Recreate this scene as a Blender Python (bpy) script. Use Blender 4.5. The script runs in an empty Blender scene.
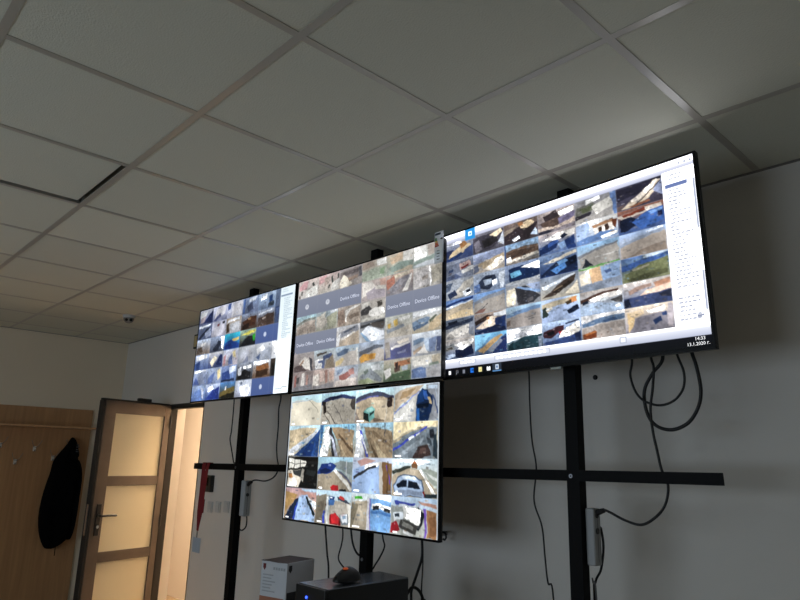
import bpy, bmesh, math, random
import numpy as np
from mathutils import Vector, Matrix

scene = bpy.context.scene
col = scene.collection
random.seed(7)
H = 2.78                       # height of the suspended ceiling
YW, XF, YB, XR = 1.754, -5.744, -3.6, 3.2   # display wall, far wall, back wall, right wall

# ------------------------------------------------------------------ camera, world, exposure, large lights
scene.view_settings.view_transform = 'Standard'
scene.view_settings.look = 'None'
scene.view_settings.gamma = 1.0
scene.view_settings.use_curve_mapping = False
scene.view_settings.exposure = 0.0

def rot_cam(p, y, r):
    f = Vector((-math.sin(y)*math.cos(p), math.cos(y)*math.cos(p), math.sin(p)))
    right = Vector((math.cos(y), math.sin(y), 0)); up = right.cross(f)
    R = math.cos(r)*right + math.sin(r)*up
    U = -math.sin(r)*right + math.cos(r)*up
    return Matrix((R, U, -f)).transposed()
cd = bpy.data.cameras.new('camera'); cam = bpy.data.objects.new('camera', cd); col.objects.link(cam)
cd.sensor_fit = 'HORIZONTAL'; cd.sensor_width = 36.0; cd.lens = 641.63/800*36.0
cd.clip_start = 0.02
cam.matrix_world = Matrix.Translation((1.3373, -0.8486, 1.6538)) @ rot_cam(0.24055, 0.81685, 0.02716).to_4x4()
scene.camera = cam

world = bpy.data.worlds.new('sky'); scene.world = world; world.use_nodes = True
world.node_tree.nodes['Background'].inputs[0].default_value = (0.62, 0.74, 0.9, 1)
world.node_tree.nodes['Background'].inputs[1].default_value = 0.6

def area(name, loc, rot, sx, sy, power, color):
    l = bpy.data.lights.new(name, 'AREA'); l.shape = 'RECTANGLE'; l.size = sx; l.size_y = sy
    l.energy = power; l.color = color
    o = bpy.data.objects.new(name, l); col.objects.link(o); o.location = loc; o.rotation_euler = rot
    return o
# daylight at the window of the back wall (window_1)
area('window_daylight', (-1.5, YB-0.13, 1.55), (math.radians(90), 0, 0), 3.4, 1.3, 53.5, (0.70, 0.845, 1.0))

# ------------------------------------------------------------------ helpers
def lin(c):
    return tuple((v/12.92 if v <= 0.04045 else ((v+0.055)/1.055)**2.4) for v in c)
def hx(s):
    if len(s) == 3: s = ''.join(ch*2 for ch in s)
    return tuple(int(s[i:i+2], 16)/255 for i in (0, 2, 4))

def mat(name, rgb, rough=0.6, metal=0.0, noise=None, bump=None, emit=None, emit_s=0.0, spec=0.5, alpha_glass=False, srgb=True):
    m = bpy.data.materials.new(name); m.use_nodes = True
    nt = m.node_tree; b = nt.nodes['Principled BSDF']
    c = lin(hx(rgb)) if isinstance(rgb, str) else rgb
    b.inputs['Base Color'].default_value = (*c, 1); b.inputs['Roughness'].default_value = rough
    b.inputs['Metallic'].default_value = metal; b.inputs['Specular IOR Level'].default_value = spec
    tc = nt.nodes.new('ShaderNodeTexCoord')
    if noise:
        sc, amt = noise
        n = nt.nodes.new('ShaderNodeTexNoise'); n.inputs['Scale'].default_value = sc; n.inputs['Detail'].default_value = 5
        nt.links.new(tc.outputs['Object'], n.inputs['Vector'])
        r = nt.nodes.new('ShaderNodeValToRGB')
        r.color_ramp.elements[0].position = 0.3; r.color_ramp.elements[1].position = 0.7
        r.color_ramp.elements[0].color = (*[v*(1-amt) for v in c], 1)
        r.color_ramp.elements[1].color = (*[min(1, v*(1+amt)) for v in c], 1)
        nt.links.new(n.outputs['Fac'], r.inputs['Fac']); nt.links.new(r.outputs['Color'], b.inputs['Base Color'])
    if bump:
        sc, st = bump
        n = nt.nodes.new('ShaderNodeTexNoise'); n.inputs['Scale'].default_value = sc; n.inputs['Detail'].default_value = 3
        nt.links.new(tc.outputs['Object'], n.inputs['Vector'])
        bp = nt.nodes.new('ShaderNodeBump'); bp.inputs['Strength'].default_value = st; bp.inputs['Distance'].default_value = 0.01
        nt.links.new(n.outputs['Fac'], bp.inputs['Height']); nt.links.new(bp.outputs['Normal'], b.inputs['Normal'])
    if emit:
        b.inputs['Emission Color'].default_value = (*lin(hx(emit)), 1); b.inputs['Emission Strength'].default_value = emit_s
    return m

def wood_mat(name, c1, c2, rough=0.45):
    m = bpy.data.materials.new(name); m.use_nodes = True; nt = m.node_tree; b = nt.nodes['Principled BSDF']
    tc = nt.nodes.new('ShaderNodeTexCoord'); mp = nt.nodes.new('ShaderNodeMapping')
    mp.inputs['Scale'].default_value = (14, 14, 0.8)
    n = nt.nodes.new('ShaderNodeTexNoise'); n.inputs['Scale'].default_value = 2.2; n.inputs['Detail'].default_value = 8
    n.inputs['Distortion'].default_value = 0.6
    r = nt.nodes.new('ShaderNodeValToRGB')
    r.color_ramp.elements[0].position = 0.3; r.color_ramp.elements[1].position = 0.72
    r.color_ramp.elements[0].color = (*lin(hx(c1)), 1); r.color_ramp.elements[1].color = (*lin(hx(c2)), 1)
    nt.links.new(tc.outputs['Object'], mp.inputs['Vector']); nt.links.new(mp.outputs['Vector'], n.inputs['Vector'])
    nt.links.new(n.outputs['Fac'], r.inputs['Fac']); nt.links.new(r.outputs['Color'], b.inputs['Base Color'])
    b.inputs['Roughness'].default_value = rough
    return m

def tile_mat():
    m = mat('mineral_tile', 'e2e0da', 0.9, bump=(180, 0.25)); nt = m.node_tree; b = nt.nodes['Principled BSDF']
    oi = nt.nodes.new('ShaderNodeObjectInfo'); mr = nt.nodes.new('ShaderNodeMapRange')
    mr.inputs['To Min'].default_value = 0.69; mr.inputs['To Max'].default_value = 0.75
    cb = nt.nodes.new('ShaderNodeCombineColor')
    nt.links.new(oi.outputs['Random'], mr.inputs['Value'])
    m2 = nt.nodes.new('ShaderNodeMath'); m2.operation = 'MULTIPLY'; m2.inputs[1].default_value = 0.85
    nt.links.new(mr.outputs['Result'], m2.inputs[0])
    nt.links.new(mr.outputs['Result'], cb.inputs[0]); nt.links.new(mr.outputs['Result'], cb.inputs[1]); nt.links.new(m2.outputs[0], cb.inputs[2])
    nt.links.new(cb.outputs[0], b.inputs['Base Color'])
    return m

def pane_mat():
    m = bpy.data.materials.new('window_glass'); m.use_nodes = True; nt = m.node_tree
    out = nt.nodes['Material Output']; nt.nodes.remove(nt.nodes['Principled BSDF'])
    t = nt.nodes.new('ShaderNodeBsdfTransparent'); g = nt.nodes.new('ShaderNodeBsdfGlossy'); g.inputs['Roughness'].default_value = 0.02
    x = nt.nodes.new('ShaderNodeMixShader'); x.inputs[0].default_value = 0.08
    nt.links.new(t.outputs[0], x.inputs[1]); nt.links.new(g.outputs[0], x.inputs[2]); nt.links.new(x.outputs[0], out.inputs[0])
    return m

def paper_mat(name, rgb):
    m = bpy.data.materials.new(name); m.use_nodes = True; nt = m.node_tree; b = nt.nodes['Principled BSDF']
    c = (*lin(hx(rgb)), 1); b.inputs['Base Color'].default_value = c; b.inputs['Roughness'].default_value = .5
    t = nt.nodes.new('ShaderNodeBsdfTranslucent'); t.inputs['Color'].default_value = c
    x = nt.nodes.new('ShaderNodeMixShader'); x.inputs[0].default_value = .55
    nt.links.new(b.outputs[0], x.inputs[1]); nt.links.new(t.outputs[0], x.inputs[2]); nt.links.new(x.outputs[0], nt.nodes['Material Output'].inputs[0])
    return m

M = dict(
    wall=mat('wall_paint', 'dfdad2', 0.85, noise=(1.3, 0.03), bump=(60, 0.06)),
    wall_far=mat('wall_paint_warm_light', 'e6d8c0', 0.85, noise=(1.3, 0.03), bump=(60, 0.06)),  # creamier than the other walls: warm corridor light put into the colour
    corr=mat('corridor_paint', 'd9d4ce', 0.8, noise=(1.0, 0.03)),
    floor=mat('floor_laminate', '9a8870', 0.5, noise=(3, 0.08)),
    tile=tile_mat(), tee=mat('tee_metal', 'b6b1a6', 0.28, spec=0.9),
    plenum=mat('plenum_concrete', '4a4844', 0.95),
    angle=mat('wall_angle', '8a8782', 0.5),
    steel=mat('black_steel', '060607', 0.55, noise=(40, 0.2), spec=0.12),
    bolt=mat('zinc_bolt', '8e9096', 0.4, 0.9),
    bezel=mat('bezel_gloss', '050506', 0.3, spec=0.2),
    shell=mat('tv_back', '111112', 0.55),
    bracket=mat('bracket_steel', '1a1a1b', 0.5, 0.4),
    logo=mat('logo_grey', '9aa19c', 0.35, 0.5),
    cable=mat('cable_pvc', '0b0b0c', 0.5), cable_w=mat('cable_grey', '6e6e6e', 0.6),
    strip=mat('power_strip_plastic', 'a9abac', 0.55),
    socket=mat('socket_dark', '3a3b3c', 0.6),
    alu=mat('door_aluminium', '62564c', 0.38, 0.2, noise=(6, 0.15)),
    alu_d=mat('door_aluminium_dark', '1d1a18', 0.45),
    glass=mat('frosted_panel', 'dcd2b4', 0.5, noise=(2, 0.02)),
    hand=mat('handle_black', '0d0d0d', 0.35), chrome=mat('chrome', 'c8c8c8', 0.2, 1.0),
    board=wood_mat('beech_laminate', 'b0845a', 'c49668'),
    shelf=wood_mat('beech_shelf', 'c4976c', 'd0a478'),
    hook=mat('hook_metal', '9a9287', 0.35, 0.7), hookp=mat('hook_plate', 'ddd8cc', 0.4),
    coat=mat('black_cloth', '060607', 0.95, noise=(30, 0.3), bump=(90, 0.4), spec=0.1),
    patch=mat('coat_print', '4a4a4c', 0.8),
    white_pl=mat('white_plastic', 'c9c8c4', 0.5), grey_pl=mat('grey_plastic', '8c8a86', 0.5),
    dark_pl=mat('dark_plastic', '1c1a1a', 0.4), lens=mat('lens_black', '050505', 0.1),
    red=mat('red_ribbon', '780c16', 0.8), badge=mat('badge_card', 'a7b2bd', 0.4),
    carton=mat('white_carton', 'c9ccd0', 0.6, noise=(9, 0.04)), carton_t=mat('carton_print_dark', '4a3a38', 0.55, noise=(12, 0.35)),
    orange=mat('carton_orange', 'a36a50', 0.6), ink=mat('grey_ink', 'a3a7ab', 0.7), ink_d=mat('dark_ink', '2a2a2c', 0.6), crest=mat('crest_red', '6b1a1c', 0.6),
    pc=mat('pc_steel', '0e0f11', 0.38, 0.0, spec=0.5), pc_top=mat('pc_top_sheen', '8a9099', 0.24, 0.8),  # top lighter than the black case: screen reflection put into its colour
    led=mat('blue_led', '203080', 0.4, emit='3050ff', emit_s=4.0),
    mouse=mat('mouse_rubber', '101011', 0.45), mouse_o=mat('mouse_orange', 'b0562c', 0.4, emit='e05a20', emit_s=0.25),
    desk=wood_mat('desk_laminate', '9b7b57', 'ab8a64'), deskleg=mat('desk_leg', '6a6c70', 0.4, 0.6),
    lamp=mat('lamp_diffuser', 'fff2e0', 0.6, emit='ffdfba', emit_s=132.0), lampf=mat('lamp_frame', 'd8d8d6', 0.5),
    pvc=mat('window_pvc', 'e8e8e6', 0.4), glasspane=pane_mat(), hole=mat('hole_black', '050505', 0.9), picture=mat('sign_face', 'c9b88a', 0.6),
    white_e=mat('display_text', 'ffffff', 0.5, emit='ffffff', emit_s=0.9), dim_e=mat('display_text_dim', 'c8cde0', 0.5, emit='d4d8e8', emit_s=0.85),
    grey_e=mat('display_text_grey', '777d88', 0.5, emit='8a90a0', emit_s=0.8),
    green=paper_mat('energy_green', '4fa84a'), yellow=paper_mat('energy_yellow', 'f4d83a'), amber=paper_mat('energy_amber', 'f48a2e'), redl=paper_mat('energy_red', 'd23a30'),
    label=paper_mat('label_card', 'eef1f4'), labelblue=mat('label_blue', '27344a', 0.4),
)

def link(o, parent=None):
    col.objects.link(o)
    if parent is not None: o.parent = parent
    return o
def tag(o, label=None, cat=None, group=None, kind=None):
    if label: o['label'] = label
    if cat: o['category'] = cat
    if group: o['group'] = group
    if kind: o['kind'] = kind
    return o
def thing(name, label, cat, loc=(0, 0, 0), rot=None, group=None, kind=None):
    o = bpy.data.objects.new(name, None); o.empty_display_size = 0.05; link(o)
    o.location = loc
    if rot is not None: o.rotation_euler = rot
    return tag(o, label, cat, group, kind)
def from_bm(name, bm, m, parent=None, smooth=False, off=None):
    me = bpy.data.meshes.new(name)
    if off is not None: bmesh.ops.translate(bm, verts=bm.verts, vec=-Vector(off))
    bmesh.ops.recalc_face_normals(bm, faces=bm.faces)
    bm.to_mesh(me); bm.free()
    if isinstance(m, (list, tuple)):
        for k in m: me.materials.append(M[k])
    else: me.materials.append(M[m])
    if smooth:
        for p in me.polygons: p.use_smooth = True
    return link(bpy.data.objects.new(name, me), parent)
def bbox(bm, lo, hi, bev=0.0, seg=2, mi=0):
    r = bmesh.ops.create_cube(bm, size=1.0); vs = r['verts']
    for v in vs:
        for i in range(3): v.co[i] = lo[i] + (v.co[i]+0.5)*(hi[i]-lo[i])
    fs = list({f for v in vs for f in v.link_faces})
    for f in fs: f.material_index = mi
    if bev > 0:
        es = list({e for v in vs for e in v.link_edges})
        bmesh.ops.bevel(bm, geom=es, offset=bev, segments=seg, affect='EDGES', profile=0.6)
    return vs
def box(name, lo, hi, m, parent=None, bev=0.0, off=None, seg=2):
    bm = bmesh.new(); bbox(bm, lo, hi, bev, seg)
    return from_bm(name, bm, m, parent, off=off)
def cyl(bm, p0, p1, r0, r1=None, seg=16, caps=True):
    p0, p1 = Vector(p0), Vector(p1); r1 = r0 if r1 is None else r1
    d = (p1-p0); q = d.to_track_quat('Z', 'Y')
    a = [bm.verts.new(p0 + q @ Vector((r0*math.cos(t), r0*math.sin(t), 0))) for t in [2*math.pi*k/seg for k in range(seg)]]
    b = [bm.verts.new(p1 + q @ Vector((r1*math.cos(t), r1*math.sin(t), 0))) for t in [2*math.pi*k/seg for k in range(seg)]]
    for k in range(seg): bm.faces.new((a[k], a[(k+1) % seg], b[(k+1) % seg], b[k]))
    if caps: bm.faces.new(a[::-1]); bm.faces.new(b)
def cylo(name, p0, p1, r0, m, parent=None, r1=None, seg=16, off=None, smooth=False):
    bm = bmesh.new(); cyl(bm, p0, p1, r0, r1, seg); return from_bm(name, bm, m, parent, off=off, smooth=smooth)
def prism(bm, pts, y0, y1, axis=1):
    """extrude an outline (a, b) between y0 and y1; axis 1: (x, z) outline; axis 0: (y, z) outline; axis 2: (x, y)."""
    def P(a, b, d): return (a, d, b) if axis == 1 else ((d, a, b) if axis == 0 else (a, b, d))
    A = [bm.verts.new(P(a, b, y0)) for a, b in pts]; B = [bm.verts.new(P(a, b, y1)) for a, b in pts]
    n = len(pts); bm.faces.new(A); bm.faces.new(B[::-1])
    for k in range(n): bm.faces.new((A[k], B[k], B[(k+1) % n], A[(k+1) % n]))
def prismo(name, pts, y0, y1, m, parent=None, axis=1, off=None, smooth=False):
    bm = bmesh.new(); prism(bm, pts, y0, y1, axis); return from_bm(name, bm, m, parent, off=off, smooth=smooth)
def spline(pts, n=6):
    P = [Vector(p) for p in pts]; P = [2*P[0]-P[1]] + P + [2*P[-1]-P[-2]]; out = []
    for i in range(1, len(P)-2):
        a, b, c, d = P[i-1:i+3]
        for k in range(n):
            t = k/n
            out.append(0.5*((2*b)+(c-a)*t+(2*a-5*b+4*c-d)*t*t+(3*b-a-3*c+d)*t**3))
    out.append(P[-2]); return out
def tube_bm(bm, pts, r, seg=8, n=6):
    S = spline(pts, n) if n else [Vector(p) for p in pts]
    rings = []; up = Vector((0.13, 0.97, 0.21))
    for i, p in enumerate(S):
        t = (S[min(i+1, len(S)-1)] - S[max(i-1, 0)]).normalized()
        u = t.cross(up).normalized(); v = t.cross(u)
        rings.append([bm.verts.new(p + r*(math.cos(2*math.pi*k/seg)*u + math.sin(2*math.pi*k/seg)*v)) for k in range(seg)])
    for a, b in zip(rings, rings[1:]):
        for k in range(seg): bm.faces.new((a[k], a[(k+1) % seg], b[(k+1) % seg], b[k]))
    bm.faces.new(rings[0]); bm.faces.new(rings[-1][::-1])
def text(name, body, size, m, parent, loc, rot=(math.pi/2, 0, 0), align='CENTER', line=1.0, depth=0.0002):
    cu = bpy.data.curves.new(name, 'FONT'); cu.body = body; cu.size = size; cu.align_x = align; cu.align_y = 'CENTER'
    cu.space_line = line; cu.resolution_u = 2; cu.extrude = depth
    t = bpy.data.objects.new(name, cu); link(t); bpy.context.view_layer.update()
    me = bpy.data.meshes.new_from_object(t.evaluated_get(bpy.context.evaluated_depsgraph_get()))
    bpy.data.objects.remove(t); bpy.data.curves.remove(cu)
    me.name = name; me.materials.clear(); me.materials.append(M[m])
    o = link(bpy.data.objects.new(name, me), parent); o.location = loc; o.rotation_euler = rot
    return o

# ------------------------------------------------------------------ the room
S = 'structure'
tag(box('floor', (XF-0.2, YB-0.2, -0.1), (XR+0.2, YW+0.15, 0), 'floor'), 'tan laminate floor of the room', 'floor', kind=S)
def wall_with_hole(name, lo, hi, axis, a0, a1, z0, z1, m):
    bm = bmesh.new(); i = axis
    def part(c0, c1, zz0, zz1):
        l = list(lo); h = list(hi); l[i] = c0; h[i] = c1; l[2] = zz0; h[2] = zz1
        if c1-c0 > 1e-4 and zz1-zz0 > 1e-4: bbox(bm, l, h)
    part(lo[i], a0, lo[2], hi[2]); part(a1, hi[i], lo[2], hi[2]); part(a0, a1, lo[2], z0); part(a0, a1, z1, hi[2])
    return from_bm(name, bm, m)
DX0, DX1, DZ = -4.50, -3.84, 2.075          # door opening in the display wall
tag(wall_with_hole('wall_display', (XF-0.15, YW, 0), (XR, YW+0.15, H+0.35), 0, DX0, DX1, 0, DZ, 'wall'), 'pale painted wall behind the row of screens', 'wall', kind=S)
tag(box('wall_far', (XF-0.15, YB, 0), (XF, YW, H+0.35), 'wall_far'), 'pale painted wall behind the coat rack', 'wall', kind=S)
tag(wall_with_hole('wall_back', (XF-0.15, YB-0.2, 0), (XR, YB, H+0.35), 0, -3.3, 0.3, 0.85, 2.25, 'wall'), 'painted wall with the window behind the viewer', 'wall', kind=S)
tag(box('wall_right', (XR, YB-0.2, 0), (XR+0.15, YW+0.15, H+0.35), 'wall'), 'painted side wall out of view to the right', 'wall', kind=S)
# window behind the viewer
w = thing('window_1', 'wide white plastic window in the wall behind the viewer', 'window', (-1.5, YB-0.1, 0.85), kind=S)
for lo, hi in (((-1.8, -.03, 0), (1.8, .03, .06)), ((-1.8, -.03, 1.34), (1.8, .03, 1.4))): box('window_frame', lo, hi, 'pvc', w, bev=0.006)
for k in range(4): box('window_frame', (-1.8+k*1.18, -.03, .06), (-1.74+k*1.18, .03, 1.34), 'pvc', w, bev=0.006)
for k in range(3): box('pane', (-1.74+k*1.18, -.006, .06), (-.62+k*1.18, .006, 1.34), 'glasspane', w)

# corridor beyond the door opening
CY0, CY1, CX0, CX1 = YW+0.15, 2.85, -8.2, -2.6
tag(box('floor_corridor', (CX0, YW+.15, -0.1), (CX1, CY1, 0), 'floor'), 'floor of the corridor beyond the door', 'floor', kind=S)
tag(box('ceiling_corridor', (CX0, CY0, 2.7), (CX1, CY1, 2.8), 'corr'), 'ceiling of the corridor beyond the door', 'ceiling', kind=S)
tag(box('wall_corridor', (CX0, CY1, -0.1), (CX1, CY1+.1, 2.8), 'corr'), 'warm lit corridor wall seen through the door opening', 'wall', kind=S)
tag(box('wall_corridor_end', (CX0-.1, CY0, -0.1), (CX0, CY1+.1, 2.8), 'corr'), 'end wall of the corridor beyond the door', 'wall', kind=S)
tag(box('wall_corridor_near', (CX1, CY0, -0.1), (CX1+.1, CY1+.1, 2.8), 'corr'), 'near end wall of the corridor beyond the door', 'wall', kind=S)
tag(box('wall_corridor_side', (CX0, CY0, -0.1), (XF-.15, CY0+.02, 2.8), 'corr'), 'side wall of the corridor beyond the corner', 'wall', kind=S)
cl = thing('corridor_lamp', 'square lamp on the corridor ceiling beyond the door', 'lamp', (-4.56, 2.42, 2.7))
box('lamp_housing', (-.3, -.3, -.06), (.3, .3, 0), 'lampf', cl, bev=.006); box('diffuser', (-.27, -.27, -.072), (.27, .27, -.06), 'lamp', cl)

# suspended ceiling: slab above, mineral tiles one by one on tee bars
ceil = tag(box('ceiling', (XF-0.15, YB-0.2, H+0.35), (XR+0.15, YW+0.15, H+0.45), 'plenum'), 'suspended ceiling of pale square mineral tiles on a metal grid', 'ceiling', kind=S)
xs = [0.6*i for i in range(-9, 6)]; ys_ = [0.6*j for j in range(-5, 3)]
XE = [XF] + xs + [XR]; YE = [YB] + ys_ + [YW]
meshes = {}
def tile_mesh(w, d):
    k = (round(w, 3), round(d, 3))
    if k not in meshes:
        bm = bmesh.new(); bbox(bm, (-w/2, -d/2, 0), (w/2, d/2, 0.015), 0.0015, 1)
        me = bpy.data.meshes.new('ceiling_tile'); bm.to_mesh(me); bm.free(); me.materials.append(M['tile']); meshes[k] = me
    return meshes[k]
for i in range(len(XE)-1):
    for j in range(len(YE)-1):
        x0, x1, y0, y1 = XE[i], XE[i+1], YE[j], YE[j+1]
        w_, d_ = x1-x0-.006, y1-y0-.006
        o = bpy.data.objects.new('ceiling_tile', tile_mesh(w_, d_)); link(o, ceil)
        o.location = ((x0+x1)/2, (y0+y1)/2, H+0.0015+random.random()*.001)
        o.rotation_euler = (random.uniform(-1, 1)*.0008, random.uniform(-1, 1)*.0008, 0)
        if abs((x0+x1)/2+1.5) < .05 and abs((y0+y1)/2+.3) < .05:     # one tile pushed up and askew
            o.scale = (.955, .965, 1); o.location.x += .012; o.location.y -= .012; o.location.z += .006
def tee_mesh(l, horiz):
    bm = bmesh.new()
    if horiz: bbox(bm, (-l/2, -.0125, 0), (l/2, .0125, .0014)); bbox(bm, (-l/2, -.001, .0014), (l/2, .001, .04))
    else: bbox(bm, (-.0125, -l/2, 0), (.0125, l/2, .0014)); bbox(bm, (-.001, -l/2, .0014), (.001, l/2, .04))
    me = bpy.data.meshes.new('tee_bar'); bm.to_mesh(me); bm.free(); me.materials.append(M['tee']); return me
mt = tee_mesh(XR-XF-.004, True)
for y in ys_:
    o = bpy.data.objects.new('main_tee_bar', mt); link(o, ceil); o.location = ((XR+XF)/2, y, H)
ct = {}
for x in xs:
    for j in range(len(YE)-1):
        l = round(YE[j+1]-YE[j]-.025, 3)
        if l not in ct: ct[l] = tee_mesh(l, False)
        o = bpy.data.objects.new('cross_tee_bar', ct[l]); link(o, ceil); o.location = (x, (YE[j]+YE[j+1])/2, H)
def angle(name, lo1, hi1, lo2, hi2, label):
    bm = bmesh.new(); bbox(bm, lo1, hi1); bbox(bm, lo2, hi2); tag(from_bm(name, bm, 'angle'), label, 'trim', kind=S)
angle('trim_1', (XF, YW-.02, H-.0015), (XR, YW, H), (XF, YW-.0015, H), (XR, YW, H+.02), 'thin metal angle where the ceiling meets the display wall')
angle('trim_2', (XF, YB, H-.0015), (XF+.02, YW-.02, H), (XF, YB, H), (XF+.0015, YW-.02, H+.02), 'thin metal angle where the ceiling meets the far wall')

# ------------------------------------------------------------------ door
fr = thing('door_frame', 'dark brown metal frame lining the door opening', 'door frame', (DX0, YW, 0), kind=S)
box('jamb', (0, -.012, 0), (.045, .05, DZ), 'alu_d', fr, bev=.003)
box('jamb', (DX1-DX0-.018, -.0, 0), (DX1-DX0, .05, DZ), 'alu_d', fr, bev=.003)
box('head', (.045, -.012, DZ-.045), (DX1-DX0-.0, .05, DZ), 'alu_d', fr, bev=.003)
LW, LT = 0.655, 0.055
ang = math.atan2(-0.973, 0.23)
door = thing('door_1', 'half open brown metal door with three cream frosted panels', 'door', (-4.452, YW-.012, 0.01), (0, 0, ang), kind=S)
# local x: hinge to latch; local +y: the face seen from the room's right; thickness towards -y
ZT = 2.048
box('stile', (.004, -LT, 0), (.066, 0, ZT), 'alu', door, bev=.003)
box('stile', (LW-.1, -LT, 0), (LW, 0, ZT), 'alu', door, bev=.003)
for z0, z1 in ((0, .15), (.755, .835), (1.35, 1.43), (1.945, ZT)):
    box('rail', (.066, -LT+.002, z0), (LW-.1, -.002, z1), 'alu', door, bev=.003)
for z0, z1 in ((.15, .755), (.835, 1.35), (1.43, 1.945)):
    box('frosted_panel', (.066, -LT+.018, z0), (LW-.1, -.014, z1), 'glass', door)
box('edge_lip', (LW, -LT-.01, 0), (LW+.022, -.004, ZT), 'alu_d', door, bev=.003)
box('edge_lip', (0.004, -LT, ZT), (LW+.022, -LT+.03, ZT+.018), 'alu_d', door, bev=.003)
box('door_closer', (.17, -LT-.05, ZT-.04), (.30, -LT-.012, ZT+.05), 'dark_pl', door, bev=.008)
hp = box('handle_plate', (LW-.075, 0, .965), (LW-.035, .008, 1.21), 'hand', door, bev=.003)
bm = bmesh.new(); cyl(bm, (LW-.055, .008, 1.12), (LW-.055, .052, 1.12), .010); tube_bm(bm, [(LW-.055, .05, 1.12), (LW-.075, .055, 1.12), (LW-.13, .055, 1.121), (LW-.19, .05, 1.118)], .009, 10)
from_bm('lever', bm, 'hand', hp, smooth=True)
cylo('lock_cylinder', (LW-.055, .007, 1.035), (LW-.055, .016, 1.035), .013, 'chrome', hp)
box('strike_plate', (LW+.0215, -LT+.008, .97), (LW+.0235, -.022, 1.21), 'chrome', door)
for z in (.25, 1.0, 1.85): cylo('hinge', (.0, .006, z), (.0, .006, z+.1), .008, 'alu_d', door)

# ------------------------------------------------------------------ coat rack, coat
cr = thing('coat_rack', 'wood panel coat rack with shelf and metal hooks on far wall', 'coat rack', (XF, 0.3, 0))
def cbox(n, lo, hi, m, bev=0.0, par=cr): return box(n, lo, hi, m, par, bev, off=(XF, .3, 0))
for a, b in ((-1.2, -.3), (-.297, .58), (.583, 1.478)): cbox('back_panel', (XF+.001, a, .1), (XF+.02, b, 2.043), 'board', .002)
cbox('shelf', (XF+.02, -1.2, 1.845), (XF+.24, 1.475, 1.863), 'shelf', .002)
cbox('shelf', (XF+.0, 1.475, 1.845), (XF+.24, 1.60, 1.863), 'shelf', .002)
for y, z in ((.981, 1.675), (.831, 1.55), (.686, 1.70), (1.155, 1.59), (.53, 1.55), (1.29, 1.69)):
    bm = bmesh.new(); x = XF+.02
    pass
    for s in (-1, 1): tube_bm(bm, [(x+.004, y+s*.006, z-.02), (x+.03, y+s*.016, z-.012), (x+.045, y+s*.034, z+.02), (x+.05, y+s*.046, z+.05)], .0028, 6, 4)
    tube_bm(bm, [(x+.004, y, z-.045), (x+.022, y, z-.055), (x+.03, y, z-.04)], .0045, 6, 4)
    hk = from_bm('hook', bm, 'hook', cr, off=(XF, .3, 0), smooth=True)
    box('hook_plate', (x, y-.014, z-.055), (x+.005, y+.014, z-.008), 'hookp', hk, .002, off=(XF, .3, 0))

def loft(name, rings, m, parent, off, seg=28, folds=0.0, seed=0):
    """rings: (z, y_left, y_right, depth); back lies near the panel."""
    rnd = random.Random(seed); ph = [rnd.uniform(0, 6) for _ in range(4)]
    bm = bmesh.new(); R = []
    for z, a, b, d in rings:
        c, h = (a+b)/2, (b-a)/2; ring = []
        for k in range(seg):
            t = 2*math.pi*k/seg; s = math.sin(t)
            f = 1 + folds*(.5*math.sin(5*t+ph[0]+z*3)+.4*math.sin(9*t+ph[1]-z*5))*max(0, s+.2)
            y = c + h*math.cos(t)*(1+.25*folds*math.sin(7*z+ph[2]))
            x = XF+.024 + d*(.5+.5*s)*f
            ring.append(bm.verts.new((x, y, z)))
        R.append(ring)
    for A, B in zip(R, R[1:]):
        for k in range(seg): bm.faces.new((A[k], A[(k+1) % seg], B[(k+1) % seg], B[k]))
    bm.faces.new(R[0]); bm.faces.new(R[-1][::-1])
    o = from_bm(name, bm, m, parent, smooth=True, off=off)
    o.modifiers.new('sub', 'SUBSURF').levels = 1; o.modifiers['sub'].render_levels = 1
    return o
ck = thing('jacket', 'black jacket hanging from a hook of the wooden coat rack', 'jacket', (XF+.02, 1.28, .72))
ko = (XF+.02, 1.28, .72)
loft('body', [(1.755, 1.29, 1.315, .03), (1.70, 1.265, 1.335, .06), (1.62, 1.20, 1.36, .10), (1.53, 1.13, 1.385, .13), (1.45, 1.135, 1.405, .14), (1.33, 1.108, 1.41, .15), (1.18, 1.09, 1.405, .15), (1.0, 1.085, 1.40, .15), (.86, 1.112, 1.395, .14), (.79, 1.14, 1.37, .13), (.735, 1.175, 1.30, .10), (.718, 1.2, 1.26, .07)], 'coat', ck, ko, folds=.16, seed=2)
loft('sleeve', [(1.56, 1.33, 1.39, .07), (1.47, 1.335, 1.424, .11), (1.35, 1.345, 1.435, .13), (1.2, 1.35, 1.43, .13), (1.04, 1.345, 1.435, .12), (.9, 1.35, 1.43, .12), (.82, 1.355, 1.415, .10), (.79, 1.365, 1.405, .08)], 'coat', ck, ko, folds=.1, seed=5)
loft('collar', [(1.765, 1.29, 1.318, .05), (1.72, 1.27, 1.345, .09), (1.65, 1.27, 1.36, .13), (1.585, 1.28, 1.375, .15), (1.56, 1.30, 1.36, .13)], 'coat', ck, ko, folds=.08, seed=8)
bm = bmesh.new()
for z in (1.62, 1.64, 1.665, 1.685): bbox(bm, (XF+.165, 1.315, z), (XF+.17, 1.34+.006*math.sin(z*99), z+.010))
from_bm('print_patch', bm, 'patch', ck, off=ko)
cylo('drawcord', (XF+.12, 1.27, .66), (XF+.12, 1.268, .76), .004, 'coat', ck, off=ko, seg=6)

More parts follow.
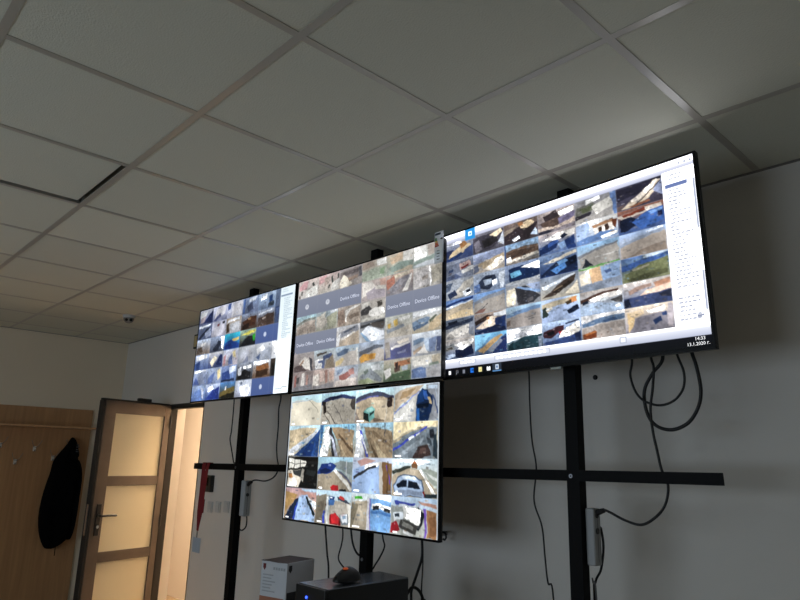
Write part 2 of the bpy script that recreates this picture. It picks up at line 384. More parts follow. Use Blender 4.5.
# ------------------------------------------------------------------ things on the display wall near the door
ic = thing('intercom', 'small dark intercom box on wall right of the door', 'intercom', (-3.615, YW, 1.41))
box('body', (-.072, -.035, -.065), (.072, 0, .065), 'dark_pl', ic, bev=.006); box('screen', (-.055, -.038, -.02), (.035, -.035, .045), 'lens', ic)
box('keypad', (-.055, -.038, -.05), (.035, -.035, -.03), 'socket', ic); box('light', (-.068, -.038, -.058), (-.058, -.035, -.048), 'white_pl', ic)
for x, z, nm in ((-3.57, 1.231, 'leftmost, under the intercom'), (-3.442, 1.24, 'in the middle'), (-3.312, 1.25, 'rightmost, next to the post')):
    sw = thing('light_switch', 'pale wall switch, the one of three '+nm, 'switch', (x, YW, z), group='wall switches by the door')
    box('plate', (-.04, -.009, -.042), (.04, 0, .042), 'white_pl', sw, bev=.004); box('rocker', (-.026, -.014, -.028), (.026, -.009, .028), 'white_pl', sw, bev=.003)
sg = thing('wall_frame', 'small framed panel on wall above door, mostly hidden by screen', 'frame', (-4.02, YW, 2.62))
box('border', (-.10, -.025, -.065), (.10, 0, .065), 'dark_pl', sg, bev=.004); box('face', (-.085, -.028, -.05), (.085, -.025, .05), 'picture', sg)
dc = thing('dome_camera', 'small round ceiling camera with two dark lenses', 'camera', (-4.215, 1.165, H))
bm = bmesh.new(); cyl(bm, (0, 0, -.022), (0, 0, 0), .05, .055, 24); from_bm('base', bm, 'white_pl', dc)
bm = bmesh.new(); bmesh.ops.create_uvsphere(bm, u_segments=24, v_segments=14, radius=.043)
for v in bm.verts: v.co.z = v.co.z*.85-.03
dm = from_bm('dome', bm, 'grey_pl', dc, smooth=True)
dv = Vector((1.3373+4.215, -.8486-1.165, 1.6538-H)).normalized(); rt = Vector((dv.y, -dv.x, 0)).normalized()
for s in (-1, 1):
    p = Vector((0, 0, -.036)) + dv*.030 + rt*(-s)*.018; cylo('lens', p, p+dv*.012, .0125, 'lens', dc, seg=16)
wh = thing('wall_hook', 'small metal screw hook on wall below the big screen', 'hook', (-1.018, YW, 1.277))
cylo('plug', (-.02, 0, .002), (-.02, -.05, .002), .012, 'grey_pl', wh)
bm = bmesh.new(); tube_bm(bm, [(-.02, -.05, .002), (0, -.055, .012), (.022, -.055, .01), (.03, -.055, -.008), (.022, -.055, -.022), (.01, -.055, -.02)], .005, 8, 5); from_bm('ring', bm, 'dark_pl', wh, smooth=True)
wa = thing('wall_anchor', 'dark round screw in the wall right of the tall post', 'screw', (-.145, YW, 2.024))
cylo('washer', (0, 0, 0), (0, -.004, 0), .011, 'hole', wa); cylo('screw_head', (0, -.004, 0), (0, -.009, 0), .007, 'dark_pl', wa)

# ------------------------------------------------------------------ steel stand
st = thing('display_stand', 'black steel stand of three floor to ceiling posts and a crossbar', 'stand', (-1.25, 1.40, 0))
so = (-1.25, 1.40, 0); PY = 1.38
PX = [(-.074, -.018), (-1.285, -1.229), (-2.588, -2.532)]
for a, b in PX:
    box('post', (a, PY, .006), (b, PY+.046, H-.002), 'steel', st, bev=.002, off=so)
    box('foot_plate', (a-.05, PY-.03, 0), (b+.05, PY+.08, .006), 'steel', st, off=so)
bm = bmesh.new()
prism(bm, [(-3.156, 1.534), (.507, 1.593), (.505, 1.633), (-3.154, 1.576)], PY-.006, PY)
from_bm('crossbar', bm, 'steel', st, off=so)
for (a, b), z in zip(PX, (1.602, 1.583, 1.562)):
    x = (a+b)/2-.008
    bo = cylo('bolt', (x+.003, PY-.0085, z), (x+.003, PY-.006, z), .0075, 'bolt', st, off=so, seg=20)
    cylo('bolt_socket', (x+.003, PY-.0092, z), (x+.003, PY-.0085, z), .0042, 'dark_pl', bo, off=so, seg=6)
x = -1.26; cylo('bolt', (x+.0, PY-.004, 1.155), (x, PY, 1.155), .008, 'bolt', st, off=so)

# ------------------------------------------------------------------ pictures on the screens (drawn in code)
def vnoise(h, w, sc, rng):
    gh, gw = max(2, int(h/sc)+2), max(2, int(w/sc)+2); g = rng.random((gh, gw))
    y = np.linspace(0, gh-1.001, h); x = np.linspace(0, gw-1.001, w); yi = y.astype(int); xi = x.astype(int)
    fy = (y-yi)[:, None]; fx = (x-xi)[None, :]
    a = g[yi][:, xi]; b = g[yi][:, xi+1]; c = g[yi+1][:, xi]; d = g[yi+1][:, xi+1]
    return (a*(1-fx)+b*fx)*(1-fy)+(c*(1-fx)+d*fx)*fy
def inside(X, Y, pts):
    r = np.zeros(X.shape, bool); n = len(pts)
    for i in range(n):
        x1, y1 = pts[i]; x2, y2 = pts[(i+1) % n]
        if y1 == y2: continue
        c = ((Y >= min(y1, y2)) & (Y < max(y1, y2)))
        r ^= c & (X < (x2-x1)*(Y-y1)/(y2-y1)+x1)
    return r
def paint_tile(A, spec, rng):
    """spec: 'top,bottom,noise|colour x y x y ...|o colour cx cy rx ry|l colour width x y x y ...' on a 0..100 tile"""
    h, w, _ = A.shape
    Y, X = np.mgrid[0:h, 0:w].astype(float); X = (X+.5)/w*100; Y = (Y+.5)/h*100
    parts = spec.split('|'); t, b, n = parts[0].split(',')
    t = np.array(hx(t)); b = np.array(hx(b)); A[:] = t + (b-t)*(Y/100)[..., None]
    Xw = X+(vnoise(h, w, w/6, rng)-.5)*6+(vnoise(h, w, w/22, rng)-.5)*2; Yw = Y+(vnoise(h, w, w/6, rng)-.5)*6+(vnoise(h, w, w/22, rng)-.5)*2
    for p in parts[1:]:
        f = p.split()
        if f[0] == 'o':
            c = hx(f[1]); cx, cy, rx, ry = map(float, f[2:6]); A[((X-cx)/rx)**2+((Y-cy)/ry)**2 < 1] = c
        elif f[0] == 'l':
            c = hx(f[1]); wd = float(f[2])/2; v = list(map(float, f[3:])); q = list(zip(v[::2], v[1::2]))
            for (x1, y1), (x2, y2) in zip(q, q[1:]):
                dx, dy = x2-x1, y2-y1; L2 = dx*dx+dy*dy
                tt = np.clip(((Xw-x1)*dx+(Yw-y1)*dy)/L2, 0, 1); A[(Xw-x1-tt*dx)**2+(Yw-y1-tt*dy)**2 < wd*wd] = c
        else:
            c = hx(f[0]); v = list(map(float, f[1:])); A[inside(Xw, Yw, list(zip(v[::2], v[1::2])))] = c
    n = float(n)/100
    if n == 0: return
    for _ in range(int(700*n)):                    # small clutter in tones of the picture
        x, y = rng.random()*w, (rng.random()**.8)*h; rx, ry = w*rng.uniform(.008, .045), h*rng.uniform(.010, .030)
        a, b, c, d = int(max(0, x-rx)), int(min(w, x+rx))+1, int(max(0, y-ry)), int(min(h, y+ry))+1
        src = A[rng.integers(0, h), rng.integers(0, w)]; al = rng.uniform(.1, .42)
        A[c:d, a:b] = A[c:d, a:b]*(1-al) + al*np.clip(src*rng.uniform(.35, 1.35), 0, 1)
    for ax in (0, 1): A[:] = (np.roll(A, 1, ax)+2*A+np.roll(A, -1, ax))/4 if h > 12 else A
    g = 1 + (vnoise(h, w, w/3, rng)-.5)*.34 + n*2.5*((vnoise(h, w, w/14, rng)-.5)*.9+(vnoise(h, w, w/34, rng)-.5)*1.2)
    A *= g[..., None]

OFFL = '8c94ac,838ca6,0'
LOGO = OFFL+'|o d4d9e6 50 52 9 14|o b4bccf 50 50 4 7'
TB = [
 'b8dbe6,d9d5c6,2|dcd6c4 0 22 25 15 60 16 100 30 100 100 0 100|l 9db3cc 2 0 24 30 18 65 18|l a8a595 2 60 18 85 45 92 60|l b9c8d4 3 3 22 4 40',
 'b4dcea,a9a498,6|3a466e 0 28 25 12 60 6 100 20 100 30 60 20 25 28 0 42|b2aca0 0 40 25 26 60 19 100 28 100 100 0 100|2c2622 4 28 15 28 17 60 8 66|5a5550 84 40 90 25 100 26 100 58 90 55|l 6b665e 3 20 58 45 100|l 85807a 2 40 40 70 98|l 6b665e 2 10 65 30 100|1f2a4a 20 16 45 8 60 14 25 26',
 'bfe0ec,b4a692,6|4a5068 0 22 30 10 60 8 100 25 100 32 60 22 25 26 0 40|b8a992 0 38 30 24 60 22 100 32 100 100 0 100|8a8078 0 50 14 100 0 100|cbbda4 40 30 80 36 98 70 96 100 70 96 56 60|l 6a70b0 3 0 36 30 22 60 20|l d8d0c0 2 84 40 78 100|3c3130 84 28 96 26 97 55 86 58|7d6c5c 48 84 80 96 52 99|78b4ae 22 64 30 54 44 52 54 60 54 86 40 98 22 84|9fd0ca 26 62 34 55 46 56 50 64 36 70|23302e 21 66 36 74 38 96 22 86|2f4644 40 72 53 64 53 72 40 82',
 'cfe2ea,aab0ae,5|c3b29c 0 22 30 6 70 0 50 26 20 50 0 75|a8906e 20 18 50 8 40 26 14 40|c8c8c4 0 80 40 40 54 25 52 100 0 100|d6d6d2 10 96 44 44 50 60 40 100|l 8f9ad0 3 0 78 30 48 58 18|8b8f96 75 0 100 0 100 100 78 100|b4c4d4 78 2 98 4 98 14 78 12|17345f 54 28 66 10 78 14 88 34 80 100 54 100|1f4a86 54 30 66 12 68 46 56 56|2a72c4 54 62 61 60 62 100 56 100|3c6fc0 67 14 76 16 80 44 69 40|c9b48c 76 34 82 34 84 54 78 52|0e2038 56 56 78 50 78 62 56 66|l 4a5878 3 88 30 98 80|l 9aa4b0 2 94 10 96 60',
 'bfe0ee,cbbfa8,7|cdbd9f 0 14 60 8 92 8 60 45 10 72 0 80|d5dbe4 0 82 40 52 92 14 96 22 40 72 10 100 0 100|2d5596 20 100 60 60 92 22 100 10 100 100|1f4180 40 100 70 58 84 44 78 100|7fb4dc 40 56 56 52 50 60',
 '8fc8e4,a8957a,9|a18d72 36 8 70 12 100 24 100 100 70 100|3f3f44 28 12 36 10 56 100 40 100|e4e6e6 12 6 28 6 32 40 28 100 6 100|bfc6d8 30 30 38 40 58 100 48 100|6d5a44 60 30 100 78 100 90 56 34|c0ae90 60 60 85 100 70 100|4a7db0 0 0 10 0 4 100 0 100|l 5a78a8 2 82 2 84 26',
 'a5d2ea,a8957a,9|a08e74 24 10 60 12 100 30 100 100 50 100|dfe3e8 4 0 16 4 20 40 30 100 4 100|5660c0 14 20 20 22 42 100 34 100|dadfe8 17 30 22 34 40 90 35 90|8a7860 50 20 100 70 100 78 44 26|c2b294 55 52 88 100 66 100|6a5b48 40 48 66 100 58 100|l 5f6068 2 78 0 79 40',
 'f0e4c2,7f8a92,8|eddfb8 0 0 100 0 100 14 60 10 25 30 0 55|b8ac90 0 56 26 32 60 14 84 12 60 20 26 40 0 66|7c8892 0 64 25 38 60 18 100 18 100 100 0 100|l 4455c8 5 0 80 30 52 62 26 76 16|dfe6ec 34 46 48 36 48 42 36 52|dfe6ec 52 34 60 28 60 33 54 38|9aa6b0 10 90 50 56 70 40 64 60 40 80 20 98|4a3c3a 58 66 78 62 86 88 70 100 46 100|6a5550 62 72 74 70 76 84 60 88|2e333c 84 24 92 24 96 48 84 44|33424c 92 40 100 36 100 100 90 90|505c66 76 40 86 50 88 66 78 58',
 '2a2a2a,2c3030,5|f4f3ea 6 8 62 12 64 32 40 34 8 42|1a1a1a 0 0 100 0 100 16 60 14 8 8|l 3a3a38 2 24 6 24 38|l 3a3a38 2 42 8 42 34|l 3a3a38 1.5 8 24 62 22|1c1f20 62 22 100 26 100 100 40 100 48 60|2f3536 66 40 96 44 90 60 62 56|e8e0d0 6 48 44 40 52 60 40 98 4 96|f4eee2 10 72 34 70 34 92 8 90|454a4c 22 46 48 40 54 52 44 66 26 58|d0935a 8 58 20 56 22 68 10 70|b5b1a6 48 38 58 42 52 84 44 72',
 'a9d3e8,a59a88,5|8f9a9a 40 22 66 12 100 14 100 55 55 34|24408a 2 40 10 22 36 16 55 26 40 50 0 54|182c5c 6 40 26 32 44 42 8 54|a89d8a 0 56 40 48 58 40 100 86 100 100 0 100|e2e2dc 46 42 54 38 100 90 98 100|6a6f84 58 40 70 46 100 76 100 86|c0262e 38 88 46 82 62 84 66 98 42 100|l c8cdd0 2 82 10 82 56|23262a 68 94 84 92 88 100 66 100',
 'cdd6e8,a2bfe4,3|c8a29c 10 8 40 0 60 10 20 22|a3bee4 0 60 0 34 20 24 74 12 72 98 0 100|f0f0ee 30 20 74 12 76 18 30 40|3c4048 2 52 40 26 60 20 62 26 40 34 4 62|8e6e4c 76 12 100 14 100 100 76 100|c9c4bc 70 14 76 14 80 100 72 100|l 7a56b0 3 84 20 96 70|l 6a5238 3 88 10 90 95',
 'cfe4f0,b0a48e,5|e8eef2 0 6 40 2 90 6 60 16|7c5a3c 44 16 52 4 60 16 58 26 46 26|b8744a 46 12 52 4 59 12|3f463e 0 32 30 20 44 20 44 28 0 42|b3a792 0 44 40 27 62 27 100 80 100 100 0 100|c4b8a4 20 60 44 30 56 30 50 46|f2f2ee 62 28 66 28 98 92 94 98|9da59c 66 22 100 34 100 80|c8ccc8 70 30 100 50 100 58|2b3940 72 88 100 90 100 100 72 100|5a6a80 4 74 18 46 30 42 54 43 68 56 72 98 8 100|a9bfdc 6 76 20 49 32 45 53 46 66 58 69 96 10 98|d0def0 22 48 34 45 52 46 60 54 26 56|1a2434 12 72 25 59 36 58 37 76 16 80|1a2434 39 58 58 60 64 76 39 78|8c9cb4 14 84 66 82 68 94 14 96|8c2a26 67 84 72 82 72 96|dce8f4 8 88 14 86 14 94 9 96',
 'c6a4a8,b8a078,6|b7d4e8 50 0 100 0 100 10 60 8|c49a90 40 6 100 16 100 28 60 20|b3925e 0 10 40 20 28 40 0 80|22304c 4 90 30 36 44 30 34 100 2 100|3450b8 34 60 40 40 44 100 30 100|a9c4e8 44 24 70 20 100 70 100 100 36 100|dfe8f2 70 24 100 40 100 62 76 36|1e2a2c 64 26 72 28 100 72 96 82',
 'bcd9ea,b8b2a4,5|8c8576 0 20 30 10 30 100 0 100|7a7264 4 40 24 30 22 90 2 96|3e50c0 24 60 30 60 28 100 22 100|d9dcdc 30 16 34 14 40 100 34 100|b4aea2 40 26 100 30 100 100 42 100|c4beb2 44 40 90 36 94 60 46 70|2c4a84 38 18 54 16 52 26 40 30|4a78b4 36 30 54 26 52 42 38 46|e0e4ea 40 20 48 19 48 23 40 25|49505e 60 14 90 22 96 34 64 24|d2453f 68 12 84 18 84 24 66 20|8c1a20 44 70 58 62 74 78 76 100 46 100|d83038 47 68 57 63 70 76 70 94 50 96|7a8894 72 68 90 62 94 92 78 98|dfe6ec 74 67 88 63 91 88 79 92|8fa8c0 78 70 86 68 88 78 80 80|e6e4dc 88 30 100 40 100 100 96 100',
 'dcebf2,b0a592,6|56c040 8 10 26 6 30 14 10 18|b5ab98 0 26 40 20 44 100 0 100|8c8470 0 30 20 30 6 90 0 100|dcdce4 40 16 48 14 50 100 42 100|8c86d0 46 14 50 14 54 100 50 100|7fb0e4 50 12 100 16 100 100 52 100|e8eaea 54 24 100 30 100 44 54 38|2a2d34 58 30 70 32 70 44 58 42|2a2d34 84 34 98 36 98 46 84 44|4f84c4 54 44 100 48 100 56 54 52',
 'b8d2ec,b4b2a8,6|bb9080 60 8 100 14 100 24 70 16|4252a8 8 10 56 16 50 26 10 20|c8d0d8 20 18 60 22 58 28 22 26|9aa09e 0 26 60 26 76 30 74 100 0 100|b0b4ae 4 70 30 90 60 84 72 60 72 98 6 98|23292e 62 24 76 40 62 84 52 60|fafaf6 30 24 68 29 63 70 27 54|d4d6d4 30 24 36 25 33 56 27 54|4a4b48 24 56 62 71 56 94 18 80|8a8b86 30 64 52 74 50 84 28 74|d8e2ea 6 44 27 39 27 58 8 66|3c4854 10 48 20 45 20 54 11 57|a02430 0 70 12 66 22 88 0 100|e8ecee 30 86 50 93 50 100 28 94|7a58b8 74 26 79 26 78 100 74 100|a47a54 80 28 100 34 100 100 80 100|8a6444 84 50 98 44 98 90 84 96',
]
TR = [
 'b6bccc,4b5a86,6|3f4d78 0 45 30 40 50 60 0 80|d8c4a0 20 65 60 25 90 30 95 45 40 85 10 95|b88650 50 12 72 10 78 30 58 45|27457c 0 90 60 62 66 75 20 100|4c6196 70 55 100 40 100 100 60 100|e6e8f0 0 2 60 2 60 16 0 16|8c93a8 4 6 30 6 30 10 4 10',
 '8e8c9a,6c6a78,6|5b5765 0 20 40 12 100 8 100 60 60 90 0 95|3f3c40 28 40 75 28 82 62 38 82|fbe9c8 55 20 90 4 98 22 76 40|8e8a98 5 40 20 30 30 85 8 95|dde6f4 80 70 100 20 100 90',
 '8d7c74,5a5058,7|4b4148 0 55 60 20 100 30 70 100 0 100|fae3bc 45 15 80 5 90 25 70 45 50 38|c98e58 40 10 55 4 58 18 45 28|a39688 0 30 40 20 20 45 0 55|dfe9f6 25 78 45 70 48 84 28 92|c2d4ec 78 80 92 50 100 75 100 90',
 'b4a8a4,988f98,8|4a4044 18 20 50 4 62 40 50 75 26 70|6d5a52 8 50 80 30 90 70 20 80|f6f3ee 58 18 96 8 98 35 62 40|8d86a8 55 45 100 25 100 60 60 75|d8c6b8 0 70 60 76 100 55 100 80 40 90 0 85|464658 0 85 50 86 30 100 0 100',
 '9a9aa0,b2aeaa,5|83847c 5 30 40 22 55 40 30 70 5 65|6c7458 12 38 42 30 46 52 20 60|f2f3f2 28 6 60 2 62 18 30 24|d6d4ce 40 40 90 20 92 60 50 80|6d8cc0 88 0 100 0 100 100 92 100|44404a 0 66 40 60 36 78 0 84',
 '55536c,5f5a70,6|3c3a50 0 10 60 4 100 0 100 30 0 60|e6d6c0 10 95 85 10 98 14 96 40 50 98|f6ece0 30 70 90 8 94 16 44 80|7b6a6a 0 80 20 70 10 100 0 100|a8b4d8 80 50 100 10 100 80|l 4a4458 3 40 92 96 22|b4785a 30 92 70 80 74 90 40 100',
 '9aa2b4,8a93a8,7|7e879c 0 20 100 10 100 60 0 75|c6a9a4 52 25 88 15 92 45 55 55|8b3034 58 42 84 34 84 44 60 52|4a5c80 14 44 28 40 30 56 14 58|d8d8d6 60 60 100 45 100 66 62 80|5c6a8c 0 80 40 70 60 95 0 100',
 'a6b6d8,b8ac9c,6|8f9ab8 0 20 100 0 100 30 0 55|b9a88e 10 60 70 35 100 26 100 60 40 95|ece4d6 30 90 90 40 100 48 100 66 60 100|6f7890 0 62 14 58 18 90 0 100',
 '9cc4ec,8a8078,9|80695a 4 35 50 25 98 30 98 70 8 78|5f4c42 10 45 40 35 90 45 60 66 15 70|d9d2c6 4 80 96 62 98 76 6 94|f4f4f2 6 66 20 60 22 78 8 84|4d6a9c 0 0 6 0 6 100 0 100',
 'c6b8b4,5f7cae,7|f0ece6 10 30 60 10 98 8 98 36 40 40|26437c 2 60 40 40 56 48 50 78 4 95|3f69b4 24 50 52 40 54 54 26 68|1d2c50 60 30 72 18 80 30 66 42|8fb0dc 52 60 90 40 98 70 60 90|2a4a88 70 50 94 38 98 96 78 98',
 'e6e4e0,9fb6d8,5|b88c68 40 28 88 14 94 30 48 42|e9e2da 44 38 92 30 90 72 48 80|5a4238 54 42 64 40 64 66 56 68|5a4238 72 36 80 34 80 62 73 62|a9bfe0 0 12 30 0 36 60 4 80|6e92c8 0 80 60 60 100 70 100 88 0 100|f6f6f4 60 80 98 70 98 84 64 92|824a30 88 20 98 24 96 60 88 50',
 'b07860,4a70b0,6|d9ccc0 0 20 50 10 96 6 96 22 10 40|9c4c34 10 20 60 8 62 20 14 32|25304e 4 40 30 32 50 60 20 90 4 88|4474c0 30 58 60 30 100 20 100 80 50 94|7fa8e0 66 34 98 26 98 36 70 46|1f3468 84 40 96 38 96 60 86 62|e8e0d4 60 14 80 12 78 26 64 28',
 'a2a8b2,98a0ac,6|c8c4bc 20 90 70 20 98 10 98 40 60 96|3a4a6c 12 68 36 50 44 80 18 96|5c6a82 0 20 30 10 20 50 0 60|e6ecf2 60 72 84 50 96 80 70 98|26324a 72 66 88 60 90 74 76 80',
 'a8b4c6,7f8ea8,8|38445c 16 46 40 18 70 22 76 60 50 90 22 80|98a6b8 34 40 58 36 56 66 38 70|1f2838 38 30 60 26 58 38 42 40|e8edf4 58 52 76 46 76 70 60 76|6280b4 2 60 20 50 22 90 4 96|cfd8e4 80 20 100 16 94 96 84 98',
 '8ea0c0,8290a8,6|1e3a68 10 22 50 12 98 50 98 80 60 84 14 84|6fb4d8 14 42 44 32 50 58 20 66|e6e6e4 46 20 100 10 100 48 60 30|b4b8be 0 86 100 78 100 100 0 100',
 '8fa8cc,2c4a84,6|e8e0d0 4 40 50 22 98 4 98 20 40 40|23375e 2 90 40 45 96 30 98 96 4 98|5a98dc 30 70 66 50 74 72 44 94|7cb4ec 46 44 70 34 74 46 52 58|16243e 76 40 98 34 98 60 80 66',
 '9cc8f0,b8b4b0,4|b9b4ae 4 50 40 32 96 20 98 92 6 96|8d9098 0 46 40 26 98 14 98 22 40 36 4 58|3a4150 8 95 20 60 38 94|d6d4d0 40 60 96 56 96 62 42 66|l 6fc050 4 0 98 98 98',
 'a4bce0,b4a8a0,4|98a4b8 0 40 40 24 96 8 98 18 40 36 2 52|b3a89e 2 52 40 36 98 20 98 96 4 98|9a8c80 20 96 60 70 98 66 98 98|d2dcec 60 6 96 0 96 8 62 14',
 '6c98dc,beb09c,5|2b4a88 0 24 60 8 98 4 98 16 60 20 0 36|dfe6ee 0 38 96 20 96 26 0 46|c2b49e 0 52 60 32 98 26 98 98 0 98|d8c4a0 10 80 60 60 98 70 98 94 20 98',
 '78a4dc,a09c98,4|8f95a0 0 40 50 14 98 8 98 24 40 36 0 55|a8a29c 0 52 50 34 98 24 98 98 0 98|l 5a5a5e 4 10 92 44 60|8a6860 0 94 20 80 40 82 30 98',
 'b0b4bc,9a9ca2,6|e2d9c4 4 20 26 14 30 90 4 96|4a4b54 26 14 60 14 98 70 80 96 36 96|a4b4d4 60 6 98 10 98 60|6e6c72 60 76 78 70 80 86 64 92|8fb0dc 36 10 98 44 98 58 30 16',
 '8c9cb4,b8b0a0,5|d6dee8 4 40 90 4 96 12 10 56|5a4c44 6 92 60 30 96 10 90 40 40 86|3e342e 30 76 76 34 86 40 50 80|ece2cc 66 88 98 40 98 96|l 9c8a70 4 36 66 60 52',
 'd8d4cc,8aa0c4,5|e9c49a 26 10 52 6 54 66 30 70|efe6d4 4 26 26 12 28 66 4 76|a2bfe6 52 8 98 0 98 60 56 70|5f7cb0 60 26 76 20 78 36 64 40|98a4b8 0 76 98 60 98 98 0 98|l 6fc050 5 0 4 60 2',
 '6a90cc,90926c,7|4870b4 0 30 50 16 98 10 98 22 40 38 0 55|d2e2f2 50 0 98 0 98 8 50 14|848a64 6 66 40 36 98 26 98 80 60 96 6 96|b8b49c 20 50 60 40 60 48 24 58|6c7050 10 88 60 72 98 74 98 90 20 98',
 '6c7c94,c0bab4,6|3a4660 0 30 96 8 96 26 0 48|e0dcd6 4 70 60 40 94 34 80 80 20 98 4 98|8c94a4 84 36 98 20 98 96 84 90|b4b0ac 0 90 20 70 40 98 0 98|2c3448 10 14 40 8 44 20 12 30',
 'c4ae9c,3d5a92,5|4a3a38 2 36 40 12 60 18 56 30 6 56|f2e0cc 6 70 56 22 70 26 66 68 30 76|e6eaf0 62 8 98 4 98 26 64 26|2a4884 66 36 98 26 98 96 66 84|21345e 2 88 64 66 98 78 98 98 2 98|c08858 40 24 52 20 50 34 40 38',
 'a8cce8,aca8a6,4|7898c0 0 34 50 16 98 10 98 26 50 34 2 52|aea6a2 0 54 50 34 98 26 98 98 0 98|8a7a70 0 70 14 60 12 84 0 88|l 707074 3 60 58 84 54|l 707074 3 66 70 80 66',
 'bcd0ee,a4b8dc,5|c8bca4 0 20 50 8 98 6 90 22 40 36 0 40|3d4d48 2 40 14 32 20 66 4 80|d8965a 70 16 94 8 94 30 74 36|5a4a38 64 24 80 18 80 34 66 38|1f2c48 66 60 94 44 98 66 74 76|b4c8ec 16 90 40 46 70 38 64 70 40 96|e8e6dc 14 44 30 34 34 44 18 58',
 'cfc4bc,a0b8d8,6|6a4a40 0 34 40 16 90 8 90 20 30 40 0 48|f0ebe6 20 36 60 20 98 16 98 34 30 50|27344c 4 44 18 38 20 50 6 56|dfe6ec 44 40 66 34 66 46 48 52|b0c4de 0 60 40 52 98 76 98 98 0 98|5c5a5c 70 50 98 40 98 72 84 66|f4f6f8 78 78 90 72 92 84 82 88',
 'ece2da,5a688c,6|d6a284 66 16 98 6 98 30 70 36|b89c90 10 30 60 14 60 28 12 48|f2d4c0 50 40 98 28 98 52 30 64|4c5c8a 0 62 60 58 98 50 98 98 0 98|3a4058 74 62 98 52 98 80 80 76|24304a 0 70 12 64 14 98 0 98',
 'c8c0b8,5c6e90,7|e8e6e2 30 30 80 14 96 10 90 36 50 44|8c9094 0 30 30 20 34 50 0 60|1e2f58 34 54 90 36 96 84 60 96 34 90|f2f4f6 40 52 64 36 88 40 60 58|5f5a54 4 44 24 36 26 48 6 54|b0c0d8 0 84 30 70 36 86 8 98',
 '7fc4ec,5a6c90,5|8fd0f4 0 0 60 0 20 60 0 80|c8a878 12 80 50 34 84 12 90 20 56 56 28 92|b89a70 30 60 56 40 60 50 36 72|29407a 60 60 98 14 98 98 50 98|8a90a0 40 80 80 34 86 44 54 94',
 'd6dcea,3a5a68,8|eef0f4 0 6 98 2 98 38 40 50 0 60|b8bcc4 20 30 50 20 60 40 30 48|2d5560 20 66 50 44 98 40 98 96 18 96|20434c 4 74 20 60 20 96 4 98|8b98ac 86 50 98 48 96 98 88 98',
 'b0c4e0,7088b4,7|54303a 4 40 40 24 60 22 56 44 20 70 4 66|d03848 44 50 58 46 60 56 46 62|201c28 10 44 30 38 32 54 12 60|f2eee6 50 50 90 14 98 12 98 56 70 76 44 72|26345c 60 14 96 4 96 10 62 20|3c5894 4 84 50 76 98 62 98 96 6 98|2a3c68 80 66 98 58 98 96 84 96',
 'e4e4e6,b0a8a4,6|6a86a8 0 34 50 16 98 14 98 36 40 40 0 50|b4aaa4 0 52 50 42 98 40 98 98 0 98|8c4a24 2 76 30 64 36 72 34 94 4 98|c07a40 4 74 30 66 36 72 10 80|4a6890 50 30 80 24 84 36 56 40',
 'ecdcc8,9c98a4,5|e4c898 4 20 20 20 20 84 8 94|f0d8b4 4 18 40 12 44 30 22 40|9a96a2 22 44 60 34 88 36 88 98 8 98|f2f0ee 48 20 80 12 82 26 50 32|2f4878 56 60 74 50 76 68 60 78|3a5488 76 38 86 34 88 46 78 50|c2bac0 88 6 98 6 98 96 88 90',
]
